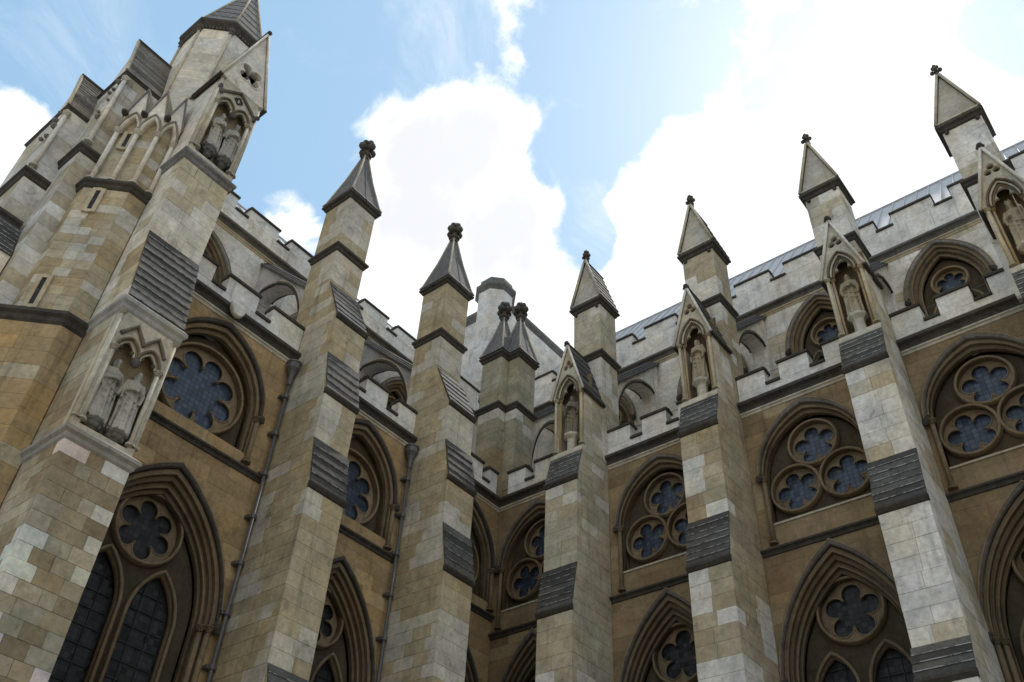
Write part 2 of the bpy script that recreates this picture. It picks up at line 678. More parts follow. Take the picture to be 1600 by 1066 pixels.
def window(wall, c, a, zs, h, zb, orders, roses, lights=(), glass=None, dT=None, yT=0.34, bulge=0.0, col=MOULD, name="window",
           hood=0.15, jamb=None, caps=True, bars=False, yoff=0.0, hoodcol=SOOT, eyes=()):
    """pointed window: hood mould, stepped orders with rolls, plate tracery with foiled roses, leaded glass"""
    Y = yoff
    # sunk spandrel plate is the window's own mesh, everything else hangs from it
    dT = dT if dT is not None else orders[-1][1] - .02
    loops = [inner_loop(c, a, zs, h, zb, dT, bulge)]
    for (rc, rz, rr, *_q) in roses:
        loops.append(circle(rc, rz, rr + .02))
    for (lc, lw, lzs, lh, lzb) in lights:
        loops.append([(lc - lw, lzb)] + arch(lc, lzs, lw, lh) + [(lc + lw, lzb)])
    for e in eyes:
        loops.append(e)
    me = fill2d(loops, Y + yT + .17, Y + yT + .26, 0.02)
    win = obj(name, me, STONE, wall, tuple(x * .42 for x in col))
    for (rc, rz, rr, N, dl, rl, rot) in roses:
        # deep moulded ring
        obj("rose_ring", fill2d([circle(rc, rz, rr + .07, 36), circle(rc, rz, rr - .02, 36)], Y + yT, Y + yT + .30, .035), STONE, win, col)
        MB().tube([(p[0], Y + yT, p[1]) for p in circle(rc, rz, rr + .0, 36)], .05, 6, True).build("rose_rim", STONE, win, tuple(x * 1.2 for x in col), True)
        pl_ = fill2d([circle(rc, rz, rr + .0, 36), foil(rc, rz, N, dl, rl, rot)], Y + yT + .22, Y + yT + .31, 0.03)
        fo_ = obj("foiled_rose", pl_, STONE, win, tuple(x * 1.25 for x in col))
        MB().tube([(p[0], Y + yT + .22, p[1]) for p in foil(rc, rz, N, dl, rl + .012, rot)], .028, 5, True).build("foil_rim", STONE, win, tuple(x * 1.3 for x in col), True)
        for k in range(N):
            t = rot + pi / N + 2 * pi * k / N
            q = dl * .84
            MB().ball((rc + q * cos(t), Y + yT + .23, rz + q * sin(t)), .045 * rr + .008, n=7, k=5).build("cusp_knob", STONE, win, tuple(x * .8 for x in col))
    for (lc, lw, lzs, lh, lzb) in lights:
        pts = [(lc - lw, Y + yT, lzb)] + [(p[0], Y + yT, p[1]) for p in arch(lc, lzs, lw, lh)] + [(lc + lw, Y + yT, lzb)]
        MB().tube(pts, .055, 6).build("light_rim", STONE, win, tuple(x * 1.1 for x in col), True)
        l2 = fill2d([frame_loop(lc, lw + .02, lzs, lh + .02, lzb, 0, .13)], Y + yT + .10, Y + yT + .28, .03)
        obj("light_frame", l2, STONE, win, col)
    gl = fill2d([inner_loop(c, a, zs, h, zb, dT - .06, bulge)], Y + yT + .34, Y + yT + .36)
    obj("glass", gl, glass or GLASS, win)
    if bars:
        for (lc, lw, lzs, lh, lzb) in lights:
            z = lzs - 3.0
            while z < lzs + lh * .8:
                w = arch_w(lzs, lw, lh, z) - .1
                if w > .1:
                    MB().tube([(lc - w, Y + yT + .31, z), (lc + w, Y + yT + .31, z)], .016, 5).build("saddle_bar", BAR, win)
                z += .47
            for s in (-.33, .33):
                MB().tube([(lc + lw * s, Y + yT + .30, lzb), (lc + lw * s, Y + yT + .30, lzs + lh * .72)], .013, 5).build("stanchion", BAR, win)
    # stepped orders
    for k, (d0, d1, y0, y1) in enumerate(orders):
        bot = zb if not bulge else zb - .02
        me = fill2d([frame_loop(c, a, zs, h, bot, d0, d1)], Y + y0, Y + y1, 0.03)
        f = 1.0 - .06 * k
        obj("arch_order", me, STONE, win, tuple(x * f for x in col))
        A = arch(c, zs, a, h, d1 - .02)
        pts = [(A[0][0], Y + y0 + .02, bot)] + [(p[0], Y + y0 + .02, p[1]) for p in A] + [(A[-1][0], Y + y0 + .02, bot)]
        MB().tube(pts, .038, 6).build("roll_moulding", STONE, win, tuple(x * (.75 if k % 2 else 1.1) for x in col), True)
    if bulge:
        w = arch(c, zs, a, h, orders[-1][1])[-1][0] - c
        for off, r, cc in ((0, .06, CREAM), (.13, .045, GREY)):
            pts = [(c - (w + off) + 2 * (w + off) * i / 16, Y + .22 - off, zb - off - bulge * (1 - (2 * i / 16 - 1) ** 2)) for i in range(17)]
            MB().tube(pts, r, 6).build("sill_roll", STONE, win, cc, True)
    # hood mould with stops
    if hood:
        A = arch(c, zs, a, h, -.02)
        B = arch(c, zs, a, h, hood)
        me = fill2d([A + B[::-1]], Y - .12, Y + .04, 0.035)
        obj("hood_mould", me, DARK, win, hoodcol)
        MB().tube([(p[0], Y - .10, p[1]) for p in arch(c, zs, a, h, -.02)], .03, 6).build("hood_roll", STONE, win, tuple(x * 1.45 for x in MOULD), True)
        for s in (-1, 1):
            mb = MB()
            mb.ball((c + s * (a - .06), Y - .13, zs - .04), .14, n=8, k=6)
            mb.ball((c + s * (a - .02), Y - .19, zs - .14), .085, n=6, k=5)
            mb.ball((c + s * (a - .14), Y - .17, zs + .06), .08, n=6, k=5)
            mb.build("hood_stop", DARK, win, SOOT)
    if jamb:
        jz, ju = jamb
        for s in (-1, 1):
            for (du, yy, r) in ju:
                column(win, c + s * (a - du), Y + yy, jz, zs - .02, r, tuple(x * 1.15 for x in col))
    return win


def wall_blocks(root, u0, u1, z0, z1, hc, wc, seed, holes, pal, y=0.0, th=.05):
    """ashlar facing; holes = (c, a, zs, h, zb) window openings"""
    zz = courses(z0, z1, hc)
    for za, zb_ in zip(zz[:-1], zz[1:]):
        iv = [(u0, u1)]
        for (c, a, zs, h, b0) in holes:
            if zb_ <= b0 + .01 or za >= zs + h:
                continue
            w = max(arch_w(zs, a, h, za, .02), 0.05)
            nv = []
            for (p, q) in iv:
                if c + w <= p or c - w >= q:
                    nv.append((p, q))
                    continue
                if c - w - p > .12: nv.append((p, c - w))
                if q - c - w > .12: nv.append((c + w, q))
            iv = nv
        for (p, q) in iv:
            cuts = split(p, q, wc)
            for a_, b_ in zip(cuts[:-1], cuts[1:]):
                cx = (a_ + b_) / 2
                block(root, a_, b_, y, y + th, za, zb_, tone(cx, za, seed, *pal[:3], **pal[3]))


def parapet(root, segs, zbase, ztop, zcren, th, y=0.0, color=WHITE, cop=SOOT, rail=True, oh=.07):
    """segs = list of (u0,u1,is_merlon)"""
    U0, U1 = segs[0][0], segs[-1][1]
    cuts = split(U0, U1, 1.1)
    for a_, b_ in zip(cuts[:-1], cuts[1:]):
        f = rng.uniform(.9, 1.05)
        block(root, a_, b_, y, y + th, zbase, zcren - .13, tuple(x * f for x in color), name="parapet_stone")
    for (a_, b_, mer) in segs:
        if mer:
            f = rng.uniform(.9, 1.05)
            block(root, a_, b_, y, y + th, zcren - .13, ztop - .13, tuple(x * f for x in color), name="merlon")
            poly = [(y - oh, ztop - .13), (y - oh, ztop - .03), (y + th * .5, ztop + .06), (y + th + oh, ztop - .03), (y + th + oh, ztop - .13)]
            MB().prism_x(poly, a_ - .04, b_ + .04).build("coping", DARK, root, cop)
        else:
            poly = [(y - oh, zcren - .13), (y - oh, zcren - .03), (y + th * .5, zcren + .03), (y + th + oh, zcren - .03), (y + th + oh, zcren - .13)]
            MB().prism_x(poly, a_ + .002, b_ - .002).build("coping", DARK, root, cop)
            if rail:
                MB().tube([(a_ - .05, y + th * .5, ztop - .16), (b_ + .05, y + th * .5, ztop - .16)], .012, 5).build("safety_rail", IRON, root)


# ------------------------------------------------------------------ aisle walls
N_UP = dict(zs=19.35, h=2.6, zb=17.62)
N_UO = [(.12, .27, .0, .2), (.25, .40, .13, .34)]
N_LO = [(.14, .32, .0, .22), (.30, .48, .14, .36), (.46, .64, .28, .5), (.62, .78, .42, .62)]


def nave_upper(wall, c, a=1.9):
    global ARCH_K
    ARCH_K = (.45, 1.35)
    k = a / 1.92
    r, s = .84 * k, .86 * k
    ro = [(c, 20.36, r, 5, r * .555, r * .312, pi / 2 + .12), (c - s, 18.84, r, 5, r * .555, r * .312, pi / 2 + .3), (c + s, 18.84, r, 5, r * .555, r * .312, pi / 2 - .1)]
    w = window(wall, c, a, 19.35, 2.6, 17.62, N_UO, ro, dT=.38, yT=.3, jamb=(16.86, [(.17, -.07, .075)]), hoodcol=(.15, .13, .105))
    ARCH_K = None
    return w


def nave_lower(wall, c, a=2.18):
    global ARCH_K
    ARCH_K = (.55, 1.15)
    ro = [(c, 14.42, .99, 5, .55, .305, pi / 2 - .1)]
    li = [(c - .80, .64, 12.1, 1.15, 5.0), (c + .80, .64, 12.1, 1.15, 5.0)]
    w = window(wall, c, a, 12.4, 4.03, 5.0, N_LO, ro, li, glass=GLASS_DIM, dT=.76, yT=.5, bars=True, jamb=(5.2, [(.2, -.03, .07), (.36, .1, .07)]), col=tuple(x * .9 for x in MOULD), hoodcol=(.12, .105, .09))
    ARCH_K = None
    return w


def aisle_wall(rz, spans, U0, U1, sill, upper, lower, label, seed, pal, shal):
    root = empty("aisle_wall", (0, 0, 0), rz)
    tag(root, label, "wall")
    holes = []
    loops = [[(U0, 0), (U1, 0), (U1, 22.2), (U0, 22.2)]]
    for (u0, u1, c, au, al) in spans:
        holes.append((c, au, 19.35, 2.62 if rz == 0 else 2.66, upper["zb"]))
        holes.append((c, al, 12.4, 4.03, 5.0))
        loops.append(inner_loop(c, au, 19.35, upper["h"], upper["zb"], .1, upper.get("bulge", 0)))
        loops.append(inner_loop(c, al, 12.4, 4.03, 5.0, .1))
    core = fill2d(loops, .012, .85)
    obj("wall_core", core, STONE, root, tuple(x * .93 for x in pal[0]))
    MB().box(U0 + .01, U1 - .01, 1.25, 1.45, 0, 22.1).build("light_blocker", DARK, root, (.03, .028, .025))  # added dark panel, stops sky light leaking through the windows
    MB().box(U0 + .01, U1 - .01, .5, 5.25, 22.2, 22.45).build("gallery_roof", LEAD, root)
    for (u0, u1, c, au, al) in spans:
        hs = [h for h in holes if abs(h[0] - c) < .01]
        wall_blocks(root, u0, u1, 9.0, sill - .12, .48, 1.05, seed, hs, pal)
        wall_blocks(root, u0, u1, sill - .02, 22.2, .48, 1.05, seed + 3, hs, pal)
        strip(u0, u1, sill - .26, sill, .16, root, SOOT, "sill_string")
        strip(u0, u1, 22.08, 22.28, .10, root, GREY, "lower_string", mat=STONE)
        strip(u0, u1, 22.22, 22.72, .26, root, SOOT, "string_course")
        # sloping sill under the upper window
        w = au - .3
        zt = upper["zb"]
        if not upper.get("bulge"):
            MB().prism_x([(-.03, zt - .10), (-.03, zt - .04), (.30, zt + .02), (.30, zt - .10)], c - w - .1, c + w + .1).build("sill", STONE, root, tuple(x * .9 for x in GREY))
        upper["fn"](root, c, au)
        lower(root, c, al)
    return root


R4, R3, R2, R1 = (4.07, 5.50), (9.82, 11.25), (15.70, 17.08), (21.05, 22.45)
nave_spans = [(0.0, R4[0], 2.08, 1.86, 1.95), (R4[1], R3[0], 7.72, 1.92, 2.14), (R3[1], R2[0], 13.47, 1.92, 2.18), (R2[1], R1[0], 19.07, 1.92, 2.1)]
WALL_N = ((.265, .195, .110), (.205, .145, .080), (.33, .265, .165), dict(p_pale=.08, p_alt=.34))
nave_wall = aisle_wall(NAVE, nave_spans, 0.0, 52.0, 16.76, dict(N_UP, fn=nave_upper), nave_lower,
                       "tan stone aisle wall of the nave with triple-rose windows, right of the inner corner", 11, WALL_N, None)


def tran_upper(wall, c, a):
    global ARCH_K
    ARCH_K = (.75, 1.2)
    r = (a - .35) * .86
    ro = [(c, 17.98 + r, r, 8, r * .655, r * .236, pi / 8 + .12)]
    w = window(wall, c, a, 19.35, 2.66, 17.95, [(.13, .30, .0, .2), (.28, .46, .14, .36)], ro, dT=.44, yT=.3, bulge=.30,
               jamb=(17.62, [(.12, -.07, .08)]), col=tuple(x * 1.1 for x in MOULD))
    ARCH_K = None
    return w


def tran_lower(wall, c, a):
    global ARCH_K
    ARCH_K = (.6, 1.1)
    k = min(1.0, a / 2.4)
    ro = [(c, 14.52, 1.03 * k, 6, .60 * k, .285 * k, pi / 2 + .15)]
    li = [(c - .86 * k, .74 * k, 12.1, 1.45, 5.0), (c + .86 * k, .74 * k, 12.1, 1.45, 5.0)]
    w = window(wall, c, a, 12.4, 4.05, 5.0, N_LO, ro, li, glass=GLASS_DIM, dT=.76, yT=.5, bars=True, jamb=(5.2, [(.22, -.03, .08), (.4, .1, .08)]))
    ARCH_K = None
    return w


L1, L2 = (-11.37, -9.95), (-5.36, -3.90)
T1 = (-18.65, -16.95)
tran_spans = [(T1[1], L1[0], -14.17, 2.10, 2.58), (L1[1], L2[0], -7.72, 1.97, 2.2), (L2[1], 0.0, -1.98, 1.86, 1.90)]
WALL_T = ((.350, .246, .128), (.30, .215, .118), (.46, .35, .20), dict(p_pale=.08, p_alt=.30))
tran_wall = aisle_wall(TRAN, tran_spans, -19.0, 0.85, 17.5, dict(zb=17.95, h=2.66, bulge=.30, fn=tran_upper), tran_lower,
                       "ochre stone aisle wall of the transept with eight-petal rose windows, left of the corner", 23, WALL_T, None)


def merlons(u0, u1, m0, c0, m1, c1):
    p = [u0, u0 + m0, u0 + m0 + c0, u0 + m0 + c0 + m1, u0 + m0 + c0 + m1 + c1, u1]
    return [(p[i], p[i + 1], i % 2 == 0) for i in range(5)]


for (u0, u1) in [(R4[1], R3[0]), (R3[1], R2[0])]:
    w = u1 - u0
    parapet(nave_wall, merlons(u0, u1, w * .248, w * .125, w * .254, w * .125), 22.72, 24.0, 23.27, .42)
parapet(nave_wall, merlons(R2[1], R1[0], .98, .53, 1.08, .56), 22.72, 24.0, 23.27, .42)
parapet(nave_wall, [(.42, 1.35, True), (1.35, 1.85, False), (1.85, 2.95, True), (2.95, 3.45, False), (3.45, R4[0], True)], 22.72, 24.0, 23.27, .42)
parapet(tran_wall, [(T1[1], -15.28, True), (-15.28, -14.72, False), (-14.72, -13.41, True), (-13.41, -12.77, False), (-12.77, L1[0], True)], 22.72, 24.0, 23.27, .42)
parapet(tran_wall, merlons(L1[1], L2[0], 1.25, .6, 1.15, .6), 22.72, 24.0, 23.27, .42)
parapet(tran_wall, [(L2[1], -2.6, True), (-2.6, -2.05, False), (-2.05, -1.2, True), (-1.2, -.75, False), (-.75, -.24, True)], 22.72, 24.0, 23.27, .42)

# ------------------------------------------------------------------ statues
def statue(name, label, rz, x, y, z, H, turn=0.0, crown=None, hold="book", color=CREAM, seed=1, console=None, cat="statue", group="carved saints in the niches"):
    """robed standing figure carved in stone, one continuous body on its own pedestal or corbel"""
    root = empty(name, (0, 0, 0), rz)
    tag(root, label, cat, group)
    r_ = random.Random(seed)
    mb = MB()
    n = 28
    prof = [(0.0, .150, .115), (.03, .158, .122), (.14, .142, .110), (.30, .130, .100), (.44, .125, .095), (.55, .112, .085), (.62, .108, .080), (.70, .122, .082), (.77, .138, .078),
            (.805, .128, .068), (.828, .075, .052), (.845, .042, .042), (.875, .038, .040)]
    ph = r_.random() * 6
    rg = []
    n = 40
    for (t, rx, ry) in prof:
        fold = .20 if t < .5 else (.08 if t < .74 else 0)
        ring = []
        for i in range(n):
            a = 2 * pi * i / n
            k = 1 + fold * (sin(8 * a + ph + t * 1.5) * .8 + .5 * sin(13 * a + 2 * ph - t * 2))
            ring.append(((rx * k * cos(a) + .012 * sin(t * 5 + ph)) * H, ry * k * sin(a) * H, t * H))
        rg.append(ring)
    mb.rings(rg)
    hz = .925 * H
    mb.ball((0, -.008 * H, hz), .058 * H, .80, .95, 1.22, 14, 9)                    # head
    mb.ball((0, -.063 * H, hz - .008 * H), .012 * H, .8, 1.1, 1.8, 6, 5)           # nose
    mb.tube([(-.035 * H, -.052 * H, hz + .016 * H), (.035 * H, -.052 * H, hz + .016 * H)], .008 * H, 5)   # brow
    if crown != "mitre":
        mb.ball((0, -.042 * H, hz - .062 * H), .034 * H, .9, .7, 1.3, 8, 6)        # beard
    mb.ball((0, .014 * H, hz + .012 * H), .060 * H, .95, .95, 1.1, 12, 7)          # hair
    for s in (-1, 1):
        mb.ball((s * .046 * H, .01 * H, hz - .03 * H), .026 * H, .8, 1, 1.7, 8, 5)
    if crown == "crown":
        mb.lathe(0, 0, [(.052 * H, hz + .04 * H), (.064 * H, hz + .085 * H)], 12)
        for k in range(6):
            mb.ball((.06 * H * cos(k * pi / 3), .06 * H * sin(k * pi / 3), hz + .092 * H), .015 * H, n=6, k=4)
    if crown == "mitre":
        q4 = ((-1, -1), (1, -1), (1, 1), (-1, 1))
        mb.rings([[(.050 * H * sx, .045 * H * sy, hz + .03 * H) for sx, sy in q4], [(.056 * H * sx, .032 * H * sy, hz + .075 * H) for sx, sy in q4], [(.008 * H * sx, .016 * H * sy, hz + .145 * H) for sx, sy in q4]])
    # arms: bent at the elbow, hands in front of the chest
    for s in (-1, 1):
        sh = Vector((s * .118 * H, .0, .785 * H))
        el = Vector((s * (.158 + .015 * r_.random()) * H, -.015 * H, .625 * H))
        up = .05 if (hold == "staff" and s > 0) else 0
        ha = Vector((s * (.03 + .04 * r_.random() + (.09 if up else 0)) * H, -.125 * H, (.655 + .02 * s + up) * H))
        for (p, q, r0, r1) in ((sh, el, .043, .040), (el, ha, .042, .024)):
            for i in range(6):
                mb.ball(tuple(p.lerp(q, i / 5)), (r0 + (r1 - r0) * i / 5) * H, n=8, k=5)
        for f in range(4):                                                       # fingers
            mb.tube([(ha.x, ha.y - .01 * H, ha.z + (.018 - .012 * f) * H), (ha.x - s * .03 * H, ha.y - .018 * H, ha.z + (.02 - .012 * f) * H)], .008 * H, 5)
        mb.tube([(ha.x, ha.y, ha.z + .015 * H), (ha.x - s * .012 * H, ha.y - .012 * H, ha.z + .04 * H)], .009 * H, 5)
        # hanging sleeve and cloak edge
        h6 = [k * pi / 3 for k in range(6)]
        mb.rings([[(el.x * .97 + .035 * H * cos(a), el.y - .02 * H + .04 * H * sin(a), el.z + .02 * H) for a in h6], [(el.x * .86 + .022 * H * cos(a), el.y - .04 * H + .03 * H * sin(a), el.z - .14 * H) for a in h6]])
        mb.tube([(s * .125 * H, .0, .74 * H), (s * .140 * H, -.01 * H, .5 * H), (s * .135 * H, -.05 * H, .25 * H), (s * .145 * H, -.06 * H, .03 * H)], .022 * H, 6)
    if hold == "book":
        mb.box(-.04 * H, .045 * H, -.165 * H, -.125 * H, .61 * H, .71 * H)
    elif hold == "staff":
        mb.tube([(.125 * H, -.15 * H, .02 * H), (.12 * H, -.15 * H, .98 * H)], .013 * H, 6)
    elif hold == "model":
        mb.box(-.05 * H, .05 * H, -.19 * H, -.12 * H, .62 * H, .69 * H)
        mb.lathe(0, -.155 * H, [(.045 * H, .69 * H), (.006 * H, .78 * H)], 4, pi / 4)
    # feet under the hem
    for s in (-1, 1):
        mb.ball((s * .05 * H, -.115 * H, .02 * H), .03 * H, .8, 1.7, .7, 8, 5)
    # cloak caught up across the front
    for k in range(3):
        z0 = (.52 - .10 * k) * H
        mb.tube([(-.125 * H, -.03 * H, z0 + .09 * H), (-.05 * H, -.092 * H, z0 + .01 * H), (.04 * H, -.098 * H, z0 - .03 * H), (.12 * H, -.05 * H, z0 - .02 * H)], .014 * H, 5)
    body = mb.build("body", STONE, root, color)
    body.location = (x, y, z)
    body.rotation_euler = (0, 0, turn)
    body.scale = (.88, .95, 1.0)
    rm = body.modifiers.new("blend", "REMESH")
    rm.mode = "VOXEL"
    rm.voxel_size = .0085 * H
    rm.use_smooth_shade = True
    smd = body.modifiers.new("soften", "SMOOTH")
    smd.factor = .2
    smd.iterations = 1
    if console == "corbel":
        cb = MB().lathe(x, y, [(.03, z - .42), (.10, z - .36), (.13, z - .28), (.20, z - .2), (.23, z - .1), (.26, z - .06), (.26, z + .01)], 12)
        for k in range(9):
            a = k * 2 * pi / 9
            cb.ball((x + .19 * cos(a), y + .19 * sin(a), z - .17), .065, n=6, k=5)
        cb.build("corbel", DARK, root, tuple(c * .35 for c in color))
    elif console == "pedestal":
        zb = 22.30
        pb = MB().lathe(x, y, [(.27, zb), (.24, zb + .06), (.20, zb + .16), (.20, z - .24), (.22, z - .2), (.33, z - .1), (.34, z - .08), (.34, z + .01)], 8, pi / 8)
        pb.build("pedestal", STONE, root, GREY)
    return root


# ------------------------------------------------------------------ finial
def finial_mesh(name, z0, H, r):
    """poppy-head finial: stem, collar, four lobes and a bud"""
    mb = MB()
    mb.lathe(0, 0, [(r * .55, z0), (r * .42, z0 + H * .12), (r * .75, z0 + H * .17), (r * .75, z0 + H * .21), (r * .34, z0 + H * .27), (r * .30, z0 + H * .48), (r * .45, z0 + H * .52)], 8)
    for k in range(4):
        a = k * pi / 2
        mb.ball((r * .78 * cos(a), r * .78 * sin(a), z0 + H * .52), r * .50, 1, 1, .95, 8, 6)
        mb.tube([(0, 0, z0 + H * .40), (r * .7 * cos(a), r * .7 * sin(a), z0 + H * .47)], r * .18, 5)
        mb.ball((r * .42 * cos(a), r * .42 * sin(a), z0 + H * .76), r * .42, 1, 1, 1.0, 8, 6)
    mb.ball((0, 0, z0 + H * .66), r * .45, 1, 1, 1.2, 8, 6)
    mb.lathe(0, 0, [(r * .30, z0 + H * .82), (r * .30, z0 + H * .88), (r * .03, z0 + H)], 8)
    return mb.mesh(name)


# ------------------------------------------------------------------ buttresses
def pier_blocks(root, x0, x1, faces, yback, hc, seed, pal, front_w=.62, side_w=.85, ft=.30, quoin=0.0):
    """faces = (z0, z1, yf): courses of squared stones; corner stones show on both faces"""
    k = 0
    for (z0, z1, yf) in faces:
        zz = courses(z0, z1, hc)
        for za, zb in zip(zz[:-1], zz[1:]):
            k += 1
            t = ft + (.22 if k % 2 else 0)
            cuts = split(x0, x1, front_w if k % 2 else front_w * 1.35, .3)
            for a_, b_ in zip(cuts[:-1], cuts[1:]):
                cl_ = tone((a_ + b_) / 2 - yf, za, seed, *pal[:3], **pal[3])
                if (a_ == x0 or b_ == x1) and rng.random() < quoin:
                    cl_ = tuple(x * rng.uniform(.9, 1.05) for x in PALE)
                block(root, a_, b_, yf, yf + t, za, zb, cl_)
            sc_ = split(yf + t, yback, side_w, .3)
            for a_, b_ in zip(sc_[:-1], sc_[1:]):
                block(root, x0, x1, a_, b_, za, zb, tone(x1 + 3 + a_ * 1.1, za, seed + 2, *pal[:3], **pal[4]))


def slope_blocks(root, x0, x1, z0, z1, y0, y1, yback, hc, seed, pal):
    """side stones beside a weathering: each course stops at the slope"""
    zz = courses(z0, z1, hc)
    for za, zb in zip(zz[:-1], zz[1:]):
        yt = y0 + (y1 - y0) * (zb - z0) / (z1 - z0) + .01
        sc_ = split(yt, yback, .9, .3)
        for a_, b_ in zip(sc_[:-1], sc_[1:]):
            block(root, x0, x1, a_, b_, za, zb, tone(x1 + 3 + a_ * 1.1, za, seed + 2, *pal[:3], **pal[4]))


def weathering(root, x0, x1, z0, z1, y0, y1, n, color=SLATE):
    clap(root, (x0, y0, z0), (x1, y0, z0), (x1, y1, z1), (x0, y1, z1), n, .055, color, "weathering_slab", .02)
    MB().prism_x([(y0 + .05, z0 - .16), (y0 - .02, z0 - .14), (y0 - .09, z0 - .04), (y0 - .09, z0 + .03), (y0 + .05, z0 + .05)], x0 - .03, x1 + .03).build("drip_mould", DARK, root, SOOT)


def core(root, x0, x1, poly, color):
    poly = [(y + .022 if y < -.1 else y, z) for y, z in poly]
    MB().prism_x(poly, x0 + .02, x1 - .02).build("core", STONE, root, color)


FIN_N = None
FIN_T = None


def niche(root, x0, x1, yf, zb, zc, zap, yb):
    """gabled canopy over a statue: pierced gable, cusped arch, corner columns, slated roof"""
    c = (x0 + x1) / 2
    w = (x1 - x0) / 2
    par = MB().box(x0 + .03, x1 - .03, -1.06, -1.0, zb, zc + 1.25).build("niche_back", DARK, root, (.20, .15, .09))
    # gable plate
    op = arch(c, zc, w - .19, 1.0, 0, 9)
    outer = [(x0 - .05, zc - .02)] + [(op[0][0], zc - .02)] + op + [(op[-1][0], zc - .02)] + [(x1 + .05, zc - .02), (c, zap - .05)]
    tre = []
    for k in range(3):
        a = pi / 2 + k * 2 * pi / 3
        tre.append(circle(c + .155 * cos(a), zc + 1.52 + .155 * sin(a), .118, 14))
    obj("gable", fill2d([outer] + tre, yf, yf + .2, .025), STONE, par, GREY)
    MB().box(c - .34, c + .34, yf + .23, yf + .26, zc + 1.15, zc + 1.85).build("gable_back", DARK, par, SOOT)
    for k, (d, yy, cc) in enumerate(((.0, -.02, MOULD), (.07, .05, GREY), (.14, .12, MOULD))):
        A = arch(c, zc, w - .19, 1.0, d, 10)
        MB().tube([(p[0], yf + yy, p[1]) for p in A], .04, 6).build("arch_roll", STONE, par, cc, True)
    # inner cusped order
    cus = [(c - w + .34, zc - .02)]
    for (fc, fz, fr, a0, a1) in ((-.20, .12, .17, pi * 1.05, pi * .42), (0, .46, .20, pi * 1.02, -pi * .02), (.20, .12, .17, pi * .58, -pi * .05)):
        for i in range(9):
            t = a0 + (a1 - a0) * i / 8
            cus.append((c + fc + fr * cos(t), zc + fz + fr * sin(t)))
    cus.append((c + w - .34, zc - .02))
    ou = arch(c, zc, w - .19, 1.0, .05, 9)
    lp = [(ou[0][0], zc - .02)] + ou + [(ou[-1][0], zc - .02)] + cus[::-1]
    obj("cusped_arch", fill2d([lp], yf + .14, yf + .26, .02), STONE, par, tuple(x * .8 for x in GREY))
    # raking copings and ridge knob
    for s in (-1, 1):
        e = Vector((c + s * (w + .08), yf - .06, zc - .06))
        ap = Vector((c, yf - .06, zap))
        MB().tube([tuple(e), tuple(ap)], .055, 6).build("raking_roll", STONE, par, PALE, True)
        clap(par, *((e + Vector((0, 0.02, 0)), e + Vector((0, yb - yf + .1, 0)), ap + Vector((0, yb - yf + .1, 0)), ap + Vector((0, .02, 0))) if s > 0 else
                    (e + Vector((0, yb - yf + .1, 0)), e + Vector((0, .02, 0)), ap + Vector((0, .02, 0)), ap + Vector((0, yb - yf + .1, 0)))), 6, .05, SLATE, "roof_slab", .0, worn=False)
        MB().tube([(e.x, yf - .03, e.z + .0), (e.x, yb + .06, e.z)], .07, 5).build("eave_mould", DARK, par, SOOT)
    MB().tube([(c, yf - .08, zap + .03), (c, yb + .05, zap + .03)], .075, 6).build("ridge_roll", DARK, par, SOOT)
    kn = MB()
    kn.ball((c, yf - .1, zap + .03), .11, n=8, k=6)
    kn.ball((c - .09, yf - .08, zap - .03), .06, n=6, k=5)
    kn.ball((c + .09, yf - .08, zap - .03), .06, n=6, k=5)
    kn.build("ridge_knob", DARK, par, SOOT)
    # solid roof body
    for s in (-1, 1):
        cx = c + s * (w - .10)
        column(par, cx, yf + .07, zb + .08, zc - .02, .058, CREAM)
        column(par, cx - s * .14, yf + .2, zb + .06, zc - .02, .045, TAN)
        # cheeks
        hz = courses(zb, zc, .47)
        for a_, b_ in zip(hz[:-1], hz[1:]):
            block(root, min(cx + s * .10, cx + s * -.08), max(cx + s * .10, cx + s * -.08), yf + .20, -1.05, a_, b_, tone(cx + a_, b_, 77, GREY, CREAM, PALE, .3, .3))


